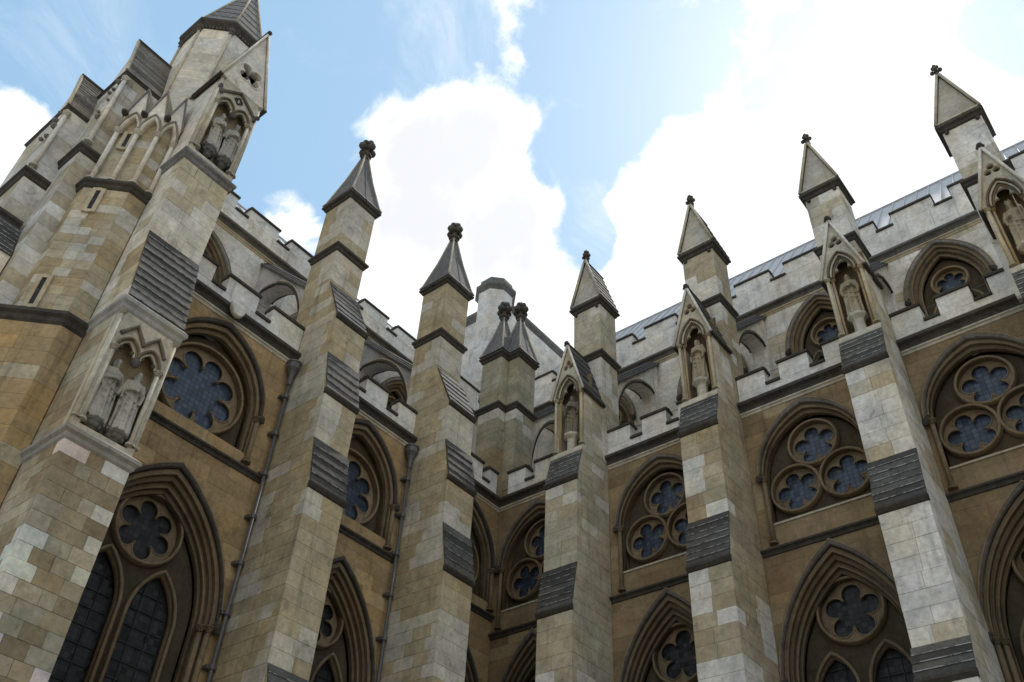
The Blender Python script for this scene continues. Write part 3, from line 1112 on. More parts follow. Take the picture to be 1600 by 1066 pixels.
def gable_cap(root, x0, x1, y0, y1, zc, zap, par):
    """saddleback pinnacle cap: gable triangle in front, slated slopes, finial over the front"""
    c = (x0 + x1) / 2
    o = .10
    xa, xb, ya, yb_ = x0 - o, x1 + o, y0 - o, y1 + o
    body = MB().add([(xa + .05, ya + .06, zc), (xb - .05, ya + .06, zc), (c, ya + .06, zap - .08), (xa + .05, yb_ - .04, zc), (xb - .05, yb_ - .04, zc), (c, yb_ - .04, zap - .08)],
                    [(0, 1, 2), (5, 4, 3), (0, 3, 4, 1), (1, 4, 5, 2), (2, 5, 3, 0)]).build("gable_cap", STONE, par, (.43, .405, .35))
    for s in (-1, 1):
        e = Vector((c + s * (xb - c), ya, zc))
        ap = Vector((c, ya, zap))
        dy = Vector((0, yb_ - ya, 0))
        q = (e, e + dy, ap + dy, ap) if s > 0 else (e + dy, e, ap, ap + dy)
        clap(body, *q, 7, .05, tuple(x * 1.25 for x in SLATE), "roof_slab", .0, worn=False)
        MB().tube([(e.x, ya - .02, zc + .02), (c + s * .05, ya - .02, zap)], .058, 6).build("raking_roll", STONE, body, GREY, True)
    MB().tube([(xa + .05, ya + .0, zc + .05), (xb - .05, ya + .0, zc + .05)], .045, 6).build("base_roll", STONE, body, PALE, True)
    MB().tube([(c, ya + .05, zap + .02), (c, yb_ + .04, zap + .02)], .07, 6).build("ridge_roll", DARK, body, SOOT)
    for s in (-1, 1):
        hd = MB()
        hd.ball((c + s * (xb - c - .25), ya + .06, zc - .52), .085, n=6, k=5)
        hd.ball((c + s * (xb - c - .25), ya + .03, zc - .42), .06, n=6, k=5)
        hd.build("carved_stop", DARK, body, SOOT)
    fo = obj("finial", FIN_N, DARK, body, tuple(x * 1.7 for x in SOOT), False)
    fo.location = (c, ya + .1, 0)
    return body


FIN_N = finial_mesh("finial_head", 33.95, 1.05, .19)
FIN_N.materials.append(DARK)
FIN_T = finial_mesh("finial_cross", 34.75, 1.45, .37)
FIN_T.materials.append(DARK)


def nave_buttress(x0, x1, sx, label, seed, pal, full=True):
    """sx = sideways shift of the pinnacle over its buttress"""
    root = empty("buttress", (0, 0, 0), NAVE)
    tag(root, label, "buttress", "nave buttresses with statue niches")
    yb = .9
    core(root, x0, x1, [(.0, 0), (-2.72, 0), (-2.72, 10.62), (-2.37, 11.6), (-2.37, 15.48), (-2.09, 17.2), (-2.09, 20.7), (-1.74, 22.1), (-1.74, 22.29), (-1.03, 22.29), (-1.03, 25.1), (-.34, 25.1), (-.34, 25.6), (0, 25.6)], tuple(x * .95 for x in pal[0]))
    MB().box(x0 - .01, x1 + .01, -2.73, .0, 0, 8.5).build("plinth", STONE, root, pal[0])
    pier_blocks(root, x0, x1, [(8.5, 10.5, -2.735), (11.6, 15.34, -2.385), (17.2, 20.56, -2.105)], -.012, .46, seed, pal)
    slope_blocks(root, x0, x1, 10.5, 11.6, -2.72, -2.39, -.012, .55, seed, pal)
    slope_blocks(root, x0, x1, 15.34, 17.2, -2.37, -2.09, -.012, .46, seed, pal)
    slope_blocks(root, x0, x1, 20.56, 22.29, -2.09, -1.74, -.30, .46, seed, pal)
    weathering(root, x0, x1, 10.64, 11.58, -2.74, -2.40, 4)
    weathering(root, x0, x1, 15.50, 17.18, -2.40, -2.10, 7)
    weathering(root, x0, x1, 20.72, 22.08, -2.12, -1.77, 6)
    MB().prism_x([(-1.0, 22.05), (-1.80, 22.05), (-1.80, 22.12), (-1.70, 22.36), (-1.0, 22.36)], x0 - .004, x1 + .004).build("ledge", STONE, root, GREY)
    # stones behind and beside the niche
    zz = courses(22.37, 25.05, .45)
    for a_, b_ in zip(zz[:-1], zz[1:]):
        for p, q in ((-1.05, -.34),):
            block(root, x0, x1, p, q, a_, b_, tone(x1 + p, a_, seed + 2, *pal[:3], **pal[4]))
    niche(root, x0, x1, -1.74, 22.37, 25.08, 27.75, -.32)
    # pinnacle shaft
    a, b_ = x0 + sx, x1 + sx
    sh = MB().box(a + .012, b_ - .012, -.338, yb - .012, 22.3, 31.2).build("pinnacle_shaft", STONE, root, tuple(x * .95 for x in pal[0]))
    zz = courses(22.4, 27.72, .5) + courses(28.2, 30.9, .54)
    for za, zb in zip(zz[:-1], zz[1:]):
        if zb - za < .3 or zb - za > .56 or (za < 27.9 < zb):
            continue
        k = rng.random()
        ym = -.35 + (yb + .35) * (.35 + .3 * k)
        xm = a + (b_ - a) * (.35 + .3 * rng.random())
        if rng.random() < .5:
            block(root, a, xm, -.35, ym, za, zb, tone(a, za, seed, *pal[:3], **pal[3]))
            block(root, xm, b_, -.35, ym, za, zb, tone(b_, za, seed, *pal[:3], **pal[3]))
        else:
            block(root, a, b_, -.35, ym, za, zb, tone(b_, za, seed, *pal[:3], **pal[3]))
        block(root, a, b_, ym, yb, za, zb, tone(b_ + 2, za, seed + 2, *pal[:3], **pal[4]))
    band(a, b_, -.35, yb, 27.74, 28.2, .13, root)
    band(a, b_, -.35, yb, 30.92, 31.36, .16, root, name="cornice")
    gable_cap(root, a, b_, -.35, yb, 31.34, 34.1, root)
    return root


def spire(root, x0, x1, y0, y1, z0, z1, o, name="spire", fin=True, color=(.13, .125, .12)):
    cx, cy = (x0 + x1) / 2, (y0 + y1) / 2
    t = .10
    R = [[(x0 - o, y0 - o), (x1 + o, y0 - o), (x1 + o, y1 + o), (x0 - o, y1 + o)]]
    lv = [(0, 1.0), (.06, .90), (.5, .48), (1, t)]
    rg = []
    for f, s in lv:
        rg.append([(cx + (p[0] - cx) * s, cy + (p[1] - cy) * s, z0 + (z1 - z0) * f) for p in R[0]])
    sp = MB().rings(rg).build(name, DARK, root, color)
    for k in range(4):
        MB().tube([r[k] for r in rg], .045, 6).build("ridge_roll", STONE, sp, tuple(x * .75 for x in GREY), True)
    # rolls down the middle of each face
    for k in range(4):
        pts = [tuple((Vector(r[k]) + Vector(r[(k + 1) % 4])) / 2) for r in rg]
        MB().tube(pts, .018, 5).build("face_roll", DARK, sp, tuple(x * 1.5 for x in color))
    if fin:
        fo = obj("finial", FIN_T, DARK, sp, tuple(x * 1.5 for x in SOOT))
        fo.location = (cx, cy, z1 - 34.95)
    return sp


def transept_buttress(x0, x1, label, seed, pal):
    root = empty("buttress", (0, 0, 0), TRAN)
    tag(root, label, "buttress", "transept buttresses with pyramid spires")
    core(root, x0, x1, [(.0, 0), (-2.78, 0), (-2.78, 9.9), (-2.43, 11.0), (-2.43, 16.45), (-2.13, 18.25), (-2.13, 20.15), (-1.78, 21.95), (-1.78, 23.7), (-.83, 25.95), (-.74, 25.95), (0, 25.95)], tuple(x * .95 for x in pal[0]))
    MB().box(x0 - .01, x1 + .01, -2.79, 0, 0, 8.0).build("plinth", STONE, root, pal[0])
    pier_blocks(root, x0, x1, [(8.0, 9.76, -2.795), (11.0, 16.3, -2.445), (18.25, 20.0, -2.145), (21.95, 23.55, -1.795)], -.012, .46, seed, pal)
    slope_blocks(root, x0, x1, 9.76, 11.0, -2.78, -2.44, -.012, .6, seed, pal)
    slope_blocks(root, x0, x1, 16.3, 18.25, -2.43, -2.13, -.012, .47, seed, pal)
    slope_blocks(root, x0, x1, 20.0, 21.95, -2.13, -1.78, -.012, .47, seed, pal)
    slope_blocks(root, x0, x1, 23.55, 25.95, -1.78, -.80, -.05, .46, seed, pal)
    weathering(root, x0, x1, 9.92, 10.98, -2.80, -2.46, 4)
    weathering(root, x0, x1, 16.46, 18.23, -2.46, -2.15, 5)
    weathering(root, x0, x1, 20.16, 21.93, -2.16, -1.80, 5)
    weathering(root, x0, x1, 23.72, 25.93, -1.82, -.84, 6)
    MB().box(x0 + .012, x1 - .012, -.75, .70, 22.3, 31.2).build("pinnacle_shaft", STONE, root, tuple(x * .95 for x in pal[0]))
    zz = courses(22.5, 27.72, .5) + courses(28.2, 30.9, .54)
    for za, zb in zip(zz[:-1], zz[1:]):
        if zb - za < .3 or zb - za > .56 or (za < 27.9 < zb):
            continue
        ym = -.05 + rng.uniform(-.25, .25)
        if za >= 25.9:
            xm = x0 + (x1 - x0) * (.35 + .3 * rng.random())
            if rng.random() < .5:
                block(root, x0, xm, -.765, ym, za, zb, tone(x0, za, seed, *pal[:3], **pal[3]))
                block(root, xm, x1, -.765, ym, za, zb, tone(x1, za, seed, *pal[:3], **pal[3]))
            else:
                block(root, x0, x1, -.765, ym, za, zb, tone(x0, za, seed, *pal[:3], **pal[3]))
        block(root, x0, x1, ym, .715, za, zb, tone(x0 + 2, za, seed + 2, *pal[:3], **pal[4]))
    band(x0, x1, -.765, .715, 27.74, 28.2, .13, root)
    band(x0, x1, -.765, .715, 30.95, 31.36, .16, root, name="cornice")
    spire(root, x0, x1, -.765, .715, 31.34, 34.98, .14)
    return root


PAL_R4 = ((.46, .41, .31), (.43, .37, .26), PALE, dict(p_pale=.26, p_alt=.22), dict(p_pale=.12, p_alt=.2))
PAL_R3 = ((.42, .355, .24), (.36, .285, .175), WHITE, dict(p_pale=.30, p_alt=.30), dict(p_pale=.16, p_alt=.2))
PAL_R2 = (GREY, CREAM, WHITE, dict(p_pale=.50, p_alt=.20), dict(p_pale=.32, p_alt=.15))
PAL_L = ((.445, .375, .245), (.415, .34, .21), (.56, .52, .445), dict(p_pale=.32, p_alt=.32), dict(p_pale=.17, p_alt=.35))
nave_buttress(*R4, 0.02, "nave buttress with niched statue and gabled pinnacle, farthest back beside the inner corner", 3, PAL_R4)
nave_buttress(*R3, -.02, "nave buttress with gabled pinnacle, second from the inner corner, its statue in a long robe", 4, PAL_R3)
nave_buttress(*R2, -.30, "pale patched nave buttress with gabled pinnacle, third from the inner corner", 5, PAL_R2)
nave_buttress(*R1, -.22, "nave buttress at the right edge with the highest gabled pinnacle in the picture", 6, PAL_R2)
transept_buttress(*L1, "transept buttress with the tallest dark pyramid spire, beside the turret bay", 8, PAL_L)
transept_buttress(*L2, "transept buttress with dark pyramid spire, nearer the inner corner", 9, PAL_L)

for (x0, x1), lab, cr, hd, sd, tn, H in [
    (R4, "weathered grey stone figure in the niche nearest the inner corner", None, "model", 31, .2, 2.0),
    (R3, "stone figure in pleated long robe in the second niche from the inner corner", None, "book", 32, -.2, 2.05),
    (R2, "yellowish stone figure with folded arms in the third niche from the corner", None, "book", 33, .1, 2.0),
    (R1, "stone figure with draped scarf cut by the right edge of the picture", "crown", "staff", 34, 0.0, 2.0)]:
    statue("statue", lab, NAVE, (x0 + x1) / 2, -1.42, 23.18, H, tn, cr, hd, (.33, .28, .19) if sd != 31 else (.19, .16, .12), sd, "pedestal")

# ------------------------------------------------------------------ flying buttresses
def flyer(rz, c, ya, yb, za, zb_, label, color=PALE, w=.34, top=None):
    """arched strut from pinnacle shaft (ya, za) up to the clerestory (yb, zb)"""
    root = empty("flying_buttress", (0, 0, 0), rz)
    tag(root, label, "flying buttress", "flying buttresses behind the pinnacles")
    L = yb - ya
    sl = (zb_ - za) / L
    # outline and leaning arch opening in the (y,z) plane
    n = 14
    hole = []
    y0, y1 = ya + .22, yb - .42
    zs0, zc1 = za - 3.0, zb_ - 2.05
    for i in range(n + 1):
        t = i / n
        ang = pi / 2 * t
        hole.append((y0 + (y1 - y0 - .25) * (1 - cos(ang)), zs0 + (zc1 - zs0) * sin(ang)))
    hole.append((y1 - .06, zc1 - .12))
    hole.append((y1, zc1 - .5))
    lo = za - 4.6
    outer = [(ya, lo), (ya, za), (yb, zb_), (yb, lo), (y1, lo)] + hole[::-1] + [(y0, lo)]
    me = fill2d([outer], -w, w, .02)
    # turn the slab: outline u -> y, depth -> x
    for v in me.vertices:
        x, y, z = v.co
        v.co = (c - y, x, z)
    obj("strut", me, STONE, root, color)
    for s in (-1, 1):
        for off, r, cc in ((.04, .06, SOOT), (.16, .05, GREY)):
            pts = []
            for (y, z) in hole[:-1]:
                pts.append((c + s * (w + .01), y - off * .5, z + off))
            MB().tube(pts, r, 6).build("arch_roll", DARK if off < .1 else STONE, root, cc, True)
    # coping: three long stone strips stepping up to a ridge
    for s in (-1, 1):
        for k in range(3):
            x_out = w + .12 - .14 * k
            x_in = x_out - .17
            dz = .06 + .13 * k
            vs_ = []
            for (y, z) in ((ya, za), (yb, zb_)):
                for (xx, zz) in ((x_out, dz - .12), (x_out, dz), (x_in, dz + .09), (x_in, dz - .12)):
                    vs_.append((c + s * xx, y, z + zz))
            f = rng.uniform(.8, 1.2)
            MB().add(vs_, [(0, 1, 2, 3), (7, 6, 5, 4), (0, 4, 5, 1), (1, 5, 6, 2), (2, 6, 7, 3), (3, 7, 4, 0)]).build("coping_slab", DARK, root, tuple(x * f for x in SLATE))
    return root


flyer(NAVE, 4.78, .92, 5.18, 27.15, 31.35, "flying buttress behind the nave pinnacle next to the inner corner")
flyer(NAVE, 10.50, .92, 5.18, 27.15, 31.35, "flying buttress behind the second nave pinnacle from the corner")
flyer(NAVE, 16.2, .92, 5.18, 27.15, 31.35, "flying buttress glimpsed behind the third nave pinnacle")
flyer(NAVE, -.32, 1.75, 5.18, 27.9, 31.35, "small arched flying buttress right of the twin corner pinnacle", w=.32)
flyer(TRAN, -10.66, .73, 5.18, 26.6, 30.9, "soot-streaked flying buttress left of the tallest pyramid spire", (.46, .45, .43))
flyer(TRAN, -4.63, .73, 5.18, 26.6, 30.9, "soot-streaked flying buttress between the two pyramid-spired buttresses", (.36, .35, .34))

# ------------------------------------------------------------------ clerestory walls and roofs
def clere_win(wall, c, a, zs, h, y, r):
    ro = [(c, zs + .72, r, 6, r * .58, r * .275, pi / 2)]
    li = [(c - .55, .46, zs - 1.0, .85, 23.5), (c + .55, .46, zs - 1.0, .85, 23.5)]
    return window(wall, c, a, zs, h, 23.5, [(.12, .28, .0, .2), (.26, .42, .13, .34), (.40, .56, .26, .46)], ro, li, dT=.54, yT=.4, yoff=y, jamb=None,
                  col=tuple(x * 1.25 for x in MOULD), hoodcol=(.22, .2, .17))


def clerestory(rz, U0, U1, y, zstr, ztop, zcr, wins, segs, label, pal, seed, bspans, a, zs, h):
    root = empty("clerestory_wall", (0, 0, 0), rz)
    tag(root, label, "wall")
    loops = [[(U0, 21), (U1, 21), (U1, zstr), (U0, zstr)]]
    for c in wins:
        loops.append(inner_loop(c, a, zs, h, 23.5, .1))
    obj("wall_core", fill2d(loops, y + .012, y + .8), STONE, root, tuple(x * .95 for x in pal[0]))
    hs = [(c, a, zs, h, 23.5) for c in wins]
    for (p, q) in bspans:
        wall_blocks(root, p, q, 26.4, zstr - .35, .5, 1.0, seed, [k for k in hs if p - 1 < k[0] < q + 1], pal, y=y)
    for c in wins:
        clere_win(root, c, a, zs, h, y, .70)
    MB().box(U0 + .05, U1 - .05, y + 1.3, y + 1.5, 22, zstr - .1).build("light_blocker", DARK, root, (.03, .028, .025))  # another added panel, keeps sky light out of the clerestory openings
    strip(U0, U1, zstr - .45, zstr, .26, root, (.13, .12, .105), y=y)
    strip(U0, U1, zstr - .62, zstr - .44, .12, root, CREAM, "lower_string", y=y, mat=STONE)
    parapet(root, segs, zstr, ztop, zcr, .5, y=y, rail=False)
    return root


def seg_run(start, m_, c_, U0, U1):
    """alternating merlons and crenels so that a merlon begins at 'start'"""
    p = start
    while p > U0:
        p -= m_ + c_
    out = []
    mer = True
    while p < U1:
        q = p + (m_ if mer else c_)
        a_, b_ = max(p, U0), min(q, U1)
        if b_ - a_ > .05:
            out.append((a_, b_, mer))
        p = q
        mer = not mer
    return out


CL_N = (tuple(x * .97 for x in PALE), CREAM, WHITE, dict(p_pale=.30, p_alt=.12))
cl_nave = clerestory(NAVE, -5.2, 52.0, 5.2, 32.0, 34.2, 33.52, [2.0, 7.9, 13.36, 18.62], seg_run(4.58, 1.78, .78, -4.2, 52.0),
                     "pale stone clerestory wall of the nave under the lead roof, on the right", CL_N, 41, [(4.9, 10.3), (10.7, 16.1), (16.3, 22.5)], 1.75, 28.75, 2.7)
cl_tran = clerestory(TRAN, -17.0, 5.2, 5.2, 31.85, 33.55, 32.88, [-13.7, -7.65, -1.9], seg_run(-12.39, 1.67, .73, -16.5, 4.2),
                     "white stone clerestory wall of the transept above the left-hand flying buttresses", CL_N, 43, [(-16.3, -11.0), (-10.4, -5.0)], 1.62, 28.1, 2.5)


def lead_roof(rz, U0, U1, y0, z0, y1, z1, label):
    root = empty("lead_roof", (0, 0, 0), rz)
    tag(root, label, "roof")
    yr = 2 * y1 - y0
    MB().prism_x([(y0, z0), (y1, z1), (yr, z0), (yr, z0 - .3), (y0, z0 - .3)], U0, U1).build("lead_sheet", LEAD, root)
    u = U0 + .3
    while u < U1:
        MB().tube([(u, y0, z0 + .02), (u, y1 - .02, z1 + .01)], .04, 6).build("lead_roll", LEAD, root)
        u += .62
    MB().tube([(U0, y1, z1 + .02), (U1, y1, z1 + .02)], .09, 6).build("ridge_roll", LEAD, root)
    return root


lead_roof(NAVE, -4.5, 52.0, 5.75, 33.6, 11.0, 41.0, "grey lead roof with standing rolls behind the nave parapet")
lead_roof(TRAN, -15.5, 4.6, 5.75, 33.0, 9.0, 37.5, "grey lead roof glimpsed through the transept battlements")

# ------------------------------------------------------------------ crossing tower behind the corner
tower = empty("crossing_tower", (0, 0, 0))
tag(tower, "plain white crossing tower with octagonal corner turret behind the twin pinnacle", "tower")
MB().box(-16.5, -5.35, 5.35, 16.5, 20, 41.55).build("tower_wall", STONE, tower, (.60, .585, .55))
for k, (zz0, zz1) in enumerate(zip(courses(33.9, 41.5, .55)[:-1], courses(33.9, 41.5, .55)[1:])):
    for a_, b_ in zip(*(lambda c_: (c_[:-1], c_[1:]))(split(6.0, 12.6, 1.3))):
        f = rng.uniform(.94, 1.04)
        block(tower, -5.38, -5.30, a_, b_, zz0, zz1, tuple(x * f for x in WHITE))
MB().rings([[(x, y, z) for x, y in ((-16.5 - p, 5.35 - p), (-5.35 + p, 5.35 - p), (-5.35 + p, 16.5 + p), (-16.5 - p, 16.5 + p))] for p, z in
            ((.0, 41.4), (.25, 41.75), (.25, 41.95), (.0, 42.35))]).build("coping", DARK, tower, (.16, .155, .15))
oc = lambda r, z: [(-5.75 + r * cos(pi / 8 + k * pi / 4), 4.95 + r * sin(pi / 8 + k * pi / 4), z) for k in range(8)]
MB().rings([oc(1.12, 20), oc(1.12, 42.1)]).build("turret_shaft", STONE, tower, (.60, .585, .55))
MB().rings([oc(1.12, 41.9), oc(1.34, 42.2), oc(1.34, 42.4), oc(1.12, 42.55), oc(1.05, 43.0), oc(.7, 43.3), oc(.3, 43.4)]).build("turret_cap", DARK, tower, (.15, .145, .135))
tw = window(tower, 0, .55, 38.2, .8, 36.3, [(.08, .2, .0, .2)], [], [(0, .3, 38.0, .5, 36.4)], dT=.19, yT=.15, hood=.08, glass=GLASS_DIM)
tw.rotation_euler = (0, 0, TRAN)
tw.location = (-5.30, 10.0, 0)

# ------------------------------------------------------------------ twin pinnacle in the inner corner
cp = empty("corner_pinnacle", (0, 0, 0))
tag(cp, "twin pinnacle with two dark spires rising from the inner corner of the walls", "pinnacle")
Ab = (-1.60, -.38, -.08, 1.22)
Bb = (-.92, .27, .44, 1.74)
for (x0, x1, y0, y1), sd in ((Ab, 51), (Bb, 52)):
    dd = 0 if sd == 51 else .013
    MB().box(x0 + .014, x1 - .014, y0 + .014, y1 - .014, 20.5 + dd, 31.2).build("pinnacle_shaft", STONE, cp, tuple(x * .9 for x in TAN))
    zz = courses(22.4, 27.8, .52) + courses(28.25, 30.95, .54)
    for za, zb in zip(zz[:-1], zz[1:]):
        if zb - za < .3 or zb - za > .58 or (za < 28.0 < zb):
            continue
        c1 = (.37, .335, .245)
        pal = (c1, TAN, PALE if 26.0 < za < 28 else c1)
        if sd == 51:
            block(cp, x0, x1, y0, y0 + .5, za, zb, tone(x0, za, sd, *pal, .30, .2))
            block(cp, x0, x1, y0 + .5, y1, za, zb, tone(x1, za, sd, *pal, .2, .2))
        else:
            block(cp, -.37, x1, y0, y0 + .55, za, zb, tone(x0, za, sd, *pal, .3, .2))
            block(cp, -.37, x1, y0 + .55, y1, za, zb, tone(x1, za, sd, *pal, .3, .2))
    band(x0, x1, y0, y1, 27.8 + dd, 28.25 + dd, .12, cp)
    band(x0, x1, y0, y1, 30.97 + dd, 31.42 + dd, .14, cp, name="cornice")
    spire(cp, x0, x1, y0, y1, 31.40 + dd, 34.3, .13, color=(.15, .145, .14))

# ------------------------------------------------------------------ great corner buttress with two pairs of statues
def pair_niche(root, u0, u1, yf, z0, zc, ztop, gab):
    """plate with two cusped arches on corner shafts; gab = 'two' gablets or 'one' across both"""
    c = (u0 + u1) / 2
    iw = (u1 - u0) / 2 - .22
    r = iw / 2
    op = [(c - iw, z0 + .2), (c - iw, zc)]
    for k, cc in enumerate((c - r, c + r)):
        A = arch(cc, zc, r - .035, .42, 0, 8)
        op += A
        if k == 0:
            op += [(c, zc - .06)]
    op += [(c + iw, zc), (c + iw, z0 + .2)]
    outer = [(u0 + .004, z0), (u1 - .004, z0), (u1 - .004, ztop), (u0 + .004, ztop)]
    MB().box(u0 + .1, u1 - .1, yf + .40, yf + .415, z0 + .1, zc + .6).build("niche_back", STONE, root, (.36, .28, .17))
    pl_ = obj("niche_front", fill2d([outer, op], yf, yf + .22, .03), STONE, root, GREY)
    for cc in (c - r, c + r):
        for d, yy, col in ((0, -.03, MOULD), (.07, .05, GREY)):
            MB().tube([(p[0], yf + yy, p[1]) for p in arch(cc, zc, r - .01, .46, d, 8)], .04, 6).build("arch_roll", STONE, pl_, col, True)
        # cusps
        for s in (-1, 1):
            MB().ball((cc + s * r * .55, yf + .08, zc + .12), .075, n=8, k=5).build("cusp", STONE, pl_, tuple(x * .6 for x in MOULD))
        if gab == "two":
            MB().tube([(cc - r - .02, yf - .05, zc + .42), (cc, yf - .06, zc + .86), (cc + r + .02, yf - .05, zc + .42)], .06, 6).build("gablet", DARK, pl_, (.16, .14, .11))
    if gab == "one":
        MB().tube([(c - iw - .05, yf - .05, zc + .55), (c - .02, yf - .06, zc + 1.12), (c + iw + .05, yf - .05, zc + .55)], .06, 6).build("gablet", DARK, pl_, (.16, .14, .11))
        MB().tube([(p[0], yf - .02, p[1]) for p in foil(c, zc + .72, 4, .09, .06)], .03, 5, True).build("gablet_foil", DARK, pl_, SOOT)
        for s in (-1, 1):
            kb = MB()
            for q in range(5):
                kb.ball((c + s * (iw + .12) + rng.uniform(-.08, .08), yf - .08, zc + .5 + rng.uniform(-.12, .2)), .075, n=6, k=5)
            kb.build("foliage_boss", DARK, pl_, (.12, .115, .105))
    kn = MB()
    kn.ball((c, yf + .0, zc - .12), .13, n=8, k=6)
    kn.ball((c, yf - .06, zc - .22), .08, n=6, k=5)
    kn.build("centre_boss", DARK, pl_, (.10, .095, .085))
    for s in (-1, 1):
        column(pl_, c + s * (iw + .02), yf + .0, z0 + .3, zc, .06, GREY)
        column(pl_, c + s * (iw + .17), yf + .01, z0 + .3, ztop - .05, .05, GREY)


def great_buttress():
    u0, u1 = T1
    root = empty("corner_buttress", (0, 0, 0), TRAN)
    tag(root, "massive gabled corner buttress carrying two pairs of statues, left of the picture", "buttress")
    pal = ((.335, .27, .17), (.40, .36, .27), (.25, .195, .12), dict(p_pale=.22, p_alt=.40, jit=.14, rnd=.6), dict(p_pale=.18, p_alt=.40, jit=.12, rnd=.5))
    pal_up = (CREAM, TAN, PALE, dict(p_pale=.50, p_alt=.20), dict(p_pale=.52, p_alt=.10))
    core(root, u0, u1, [(.0, 0), (-3.26, 0), (-3.26, 13.6), (-2.74, 13.6), (-2.74, 17.5), (-3.14, 17.5), (-3.14, 17.85), (-2.48, 20.9), (-2.48, 24.6), (-2.08, 24.6), (-2.08, 29.0), (0, 29.0)], tuple(x * .92 for x in TAN))
    MB().box(u0 - .01, u1 + .01, -3.28, 0, 0, 6.0).build("plinth", STONE, root, TAN)
    pier_blocks(root, u0, u1, [(6.0, 13.35, -3.275)], -.012, .37, 61, pal, .46, .75, quoin=.5)
    band(u0, u1, -3.275, -.5, 13.33, 13.74, .14, root, (.30, .285, .26), mat=STONE)
    # stones beside the niche
    for a_, b_ in zip(courses(13.76, 17.44, .46)[:-1], courses(13.76, 17.44, .46)[1:]):
        cs = split(-2.76, -.012, .9)
        for p, q in zip(cs[:-1], cs[1:]):
            block(root, u0, u1, p, q, a_, b_, tone(p, a_, 63, *pal[:3], **pal[4]))
        for x in ((u0, u0 + .15), (u1 - .15, u1)):
            block(root, x[0], x[1], -2.94, -2.76, a_, b_, tone(x[0], a_, 64, GREY, CREAM, PALE))
    pair_niche(root, u0, u1, -3.17, 13.74, 16.30, 17.44, "two")
    band(u0, u1, -3.16, -.3, 17.42, 17.92, .13, root, (.34, .325, .30), name="niche_cornice", mat=STONE)
    slope_blocks(root, u0, u1, 17.92, 20.9, -3.14, -2.48, -.012, .46, 65, pal_up)
    clap(root, (u0, -3.16, 17.93), (u1, -3.16, 17.93), (u1, -2.5, 20.88), (u0, -2.5, 20.88), 10, .06, tuple(x * 1.05 for x in SLATE), "weathering_slab", .01)
    pier_blocks(root, u0, u1, [(20.9, 24.32, -2.495)], -.012, .46, 66, pal_up, .6, .85)
    band(u0, u1, -2.495, .0, 24.3, 24.76, .14, root, (.20, .19, .175))
    for a_, b_ in zip(courses(24.78, 28.9, .48)[:-1], courses(24.78, 28.9, .48)[1:]):
        cs = split(-2.1, .2, .9)
        for p, q in zip(cs[:-1], cs[1:]):
            block(root, u0, u1, p, q, a_, b_, tone(p, a_, 67, PALE, GREY, WHITE, .3, .2))
        for x in ((u0, u0 + .15), (u1 - .15, u1)):
            block(root, x[0], x[1], -2.27, -2.1, a_, b_, tone(x[0], a_, 68, PALE, GREY, PALE))
    pair_niche(root, u0, u1, -2.5, 24.76, 27.62, 28.92, "one")
    # gable
    c = (u0 + u1) / 2
    zc, zap = 28.9, 32.7
    gable = [(u0 - .06, zc), (u1 + .06, zc), (c, zap)]
    gp = obj("gable", fill2d([gable, foil(c + .03, 29.95, 4, .30, .20, pi / 4)], -2.52, -2.2, .02), STONE, root, PALE)
    MB().box(c - .5, c + .5, -2.19, -2.15, 29.4, 30.5).build("foil_back", DARK, gp, SOOT)
    MB().tube([(p[0], -2.52, p[1]) for p in foil(c + .03, 29.95, 4, .31, .22, pi / 4)], .035, 5, True).build("foil_rim", STONE, gp, PALE)
    kb = MB()
    for q in range(9):
        kb.ball((c + .03 + rng.uniform(-.25, .25), -2.25, 29.95 + rng.uniform(-.28, .25)), rng.uniform(.05, .085), n=6, k=5)
    kb.build("carved_foliage", STONE, gp, (.22, .21, .195))
    for s in (-1, 1):
        e = Vector((c + s * (u1 - c + .1), -2.58, zc - .02))
        ap = Vector((c, -2.58, zap + .04))
        MB().tube([tuple(e), tuple(ap)], .05, 6).build("raking_roll", STONE, gp, PALE, True)
        dy = Vector((0, 2.6, 0))
        clap(gp, *((e, e + dy, ap + dy, ap) if s > 0 else (e + dy, e, ap, ap + dy)), 9, .05, (.25, .245, .24), "roof_slab", .0, worn=False)
        MB().tube([(e.x, -2.6, zc - .03), (e.x, -1.0, zc - .03)], .085, 5).build("eave_mould", DARK, gp, SOOT)
    MB().tube([(c, -2.68, zap + .05), (c, -.3, zap + .05)], .09, 6).build("ridge_roll", DARK, gp, SOOT)
    MB().add([(u0 + .02, -2.19, zc), (u1 - .02, -2.19, zc), (c, -2.19, zap - .1), (u0 + .02, -.1, zc), (u1 - .02, -.1, zc), (c, -.1, zap - .1)],
             [(0, 1, 2), (5, 4, 3), (0, 3, 4, 1), (1, 4, 5, 2), (2, 5, 3, 0)]).build("roof_core", STONE, gp, GREY)
    return root


great_buttress()
SG = "pairs of saints on the great corner buttress"
statue("statue", "left statue of the lower pair on the corner buttress, hand raised to the chest", TRAN, -18.12, -2.98, 14.25, 1.92, .1, None, "book", (.37, .34, .285), 71, "corbel", group=SG)
statue("statue", "right statue of the lower pair on the corner buttress, arms folded", TRAN, -17.50, -2.98, 14.25, 1.90, -.15, None, "book", (.37, .34, .285), 72, "corbel", group=SG)
statue("statue", "left statue of the upper pair under the tall gable of the corner buttress", TRAN, -18.0, -2.33, 25.55, 1.85, .15, "mitre", "book", (.36, .34, .30), 73, "corbel", group=SG)
statue("statue", "right statue of the upper pair under the tall gable of the corner buttress", TRAN, -17.42, -2.33, 25.55, 1.85, -.1, "crown", "book", (.36, .34, .30), 74, "corbel", group=SG)

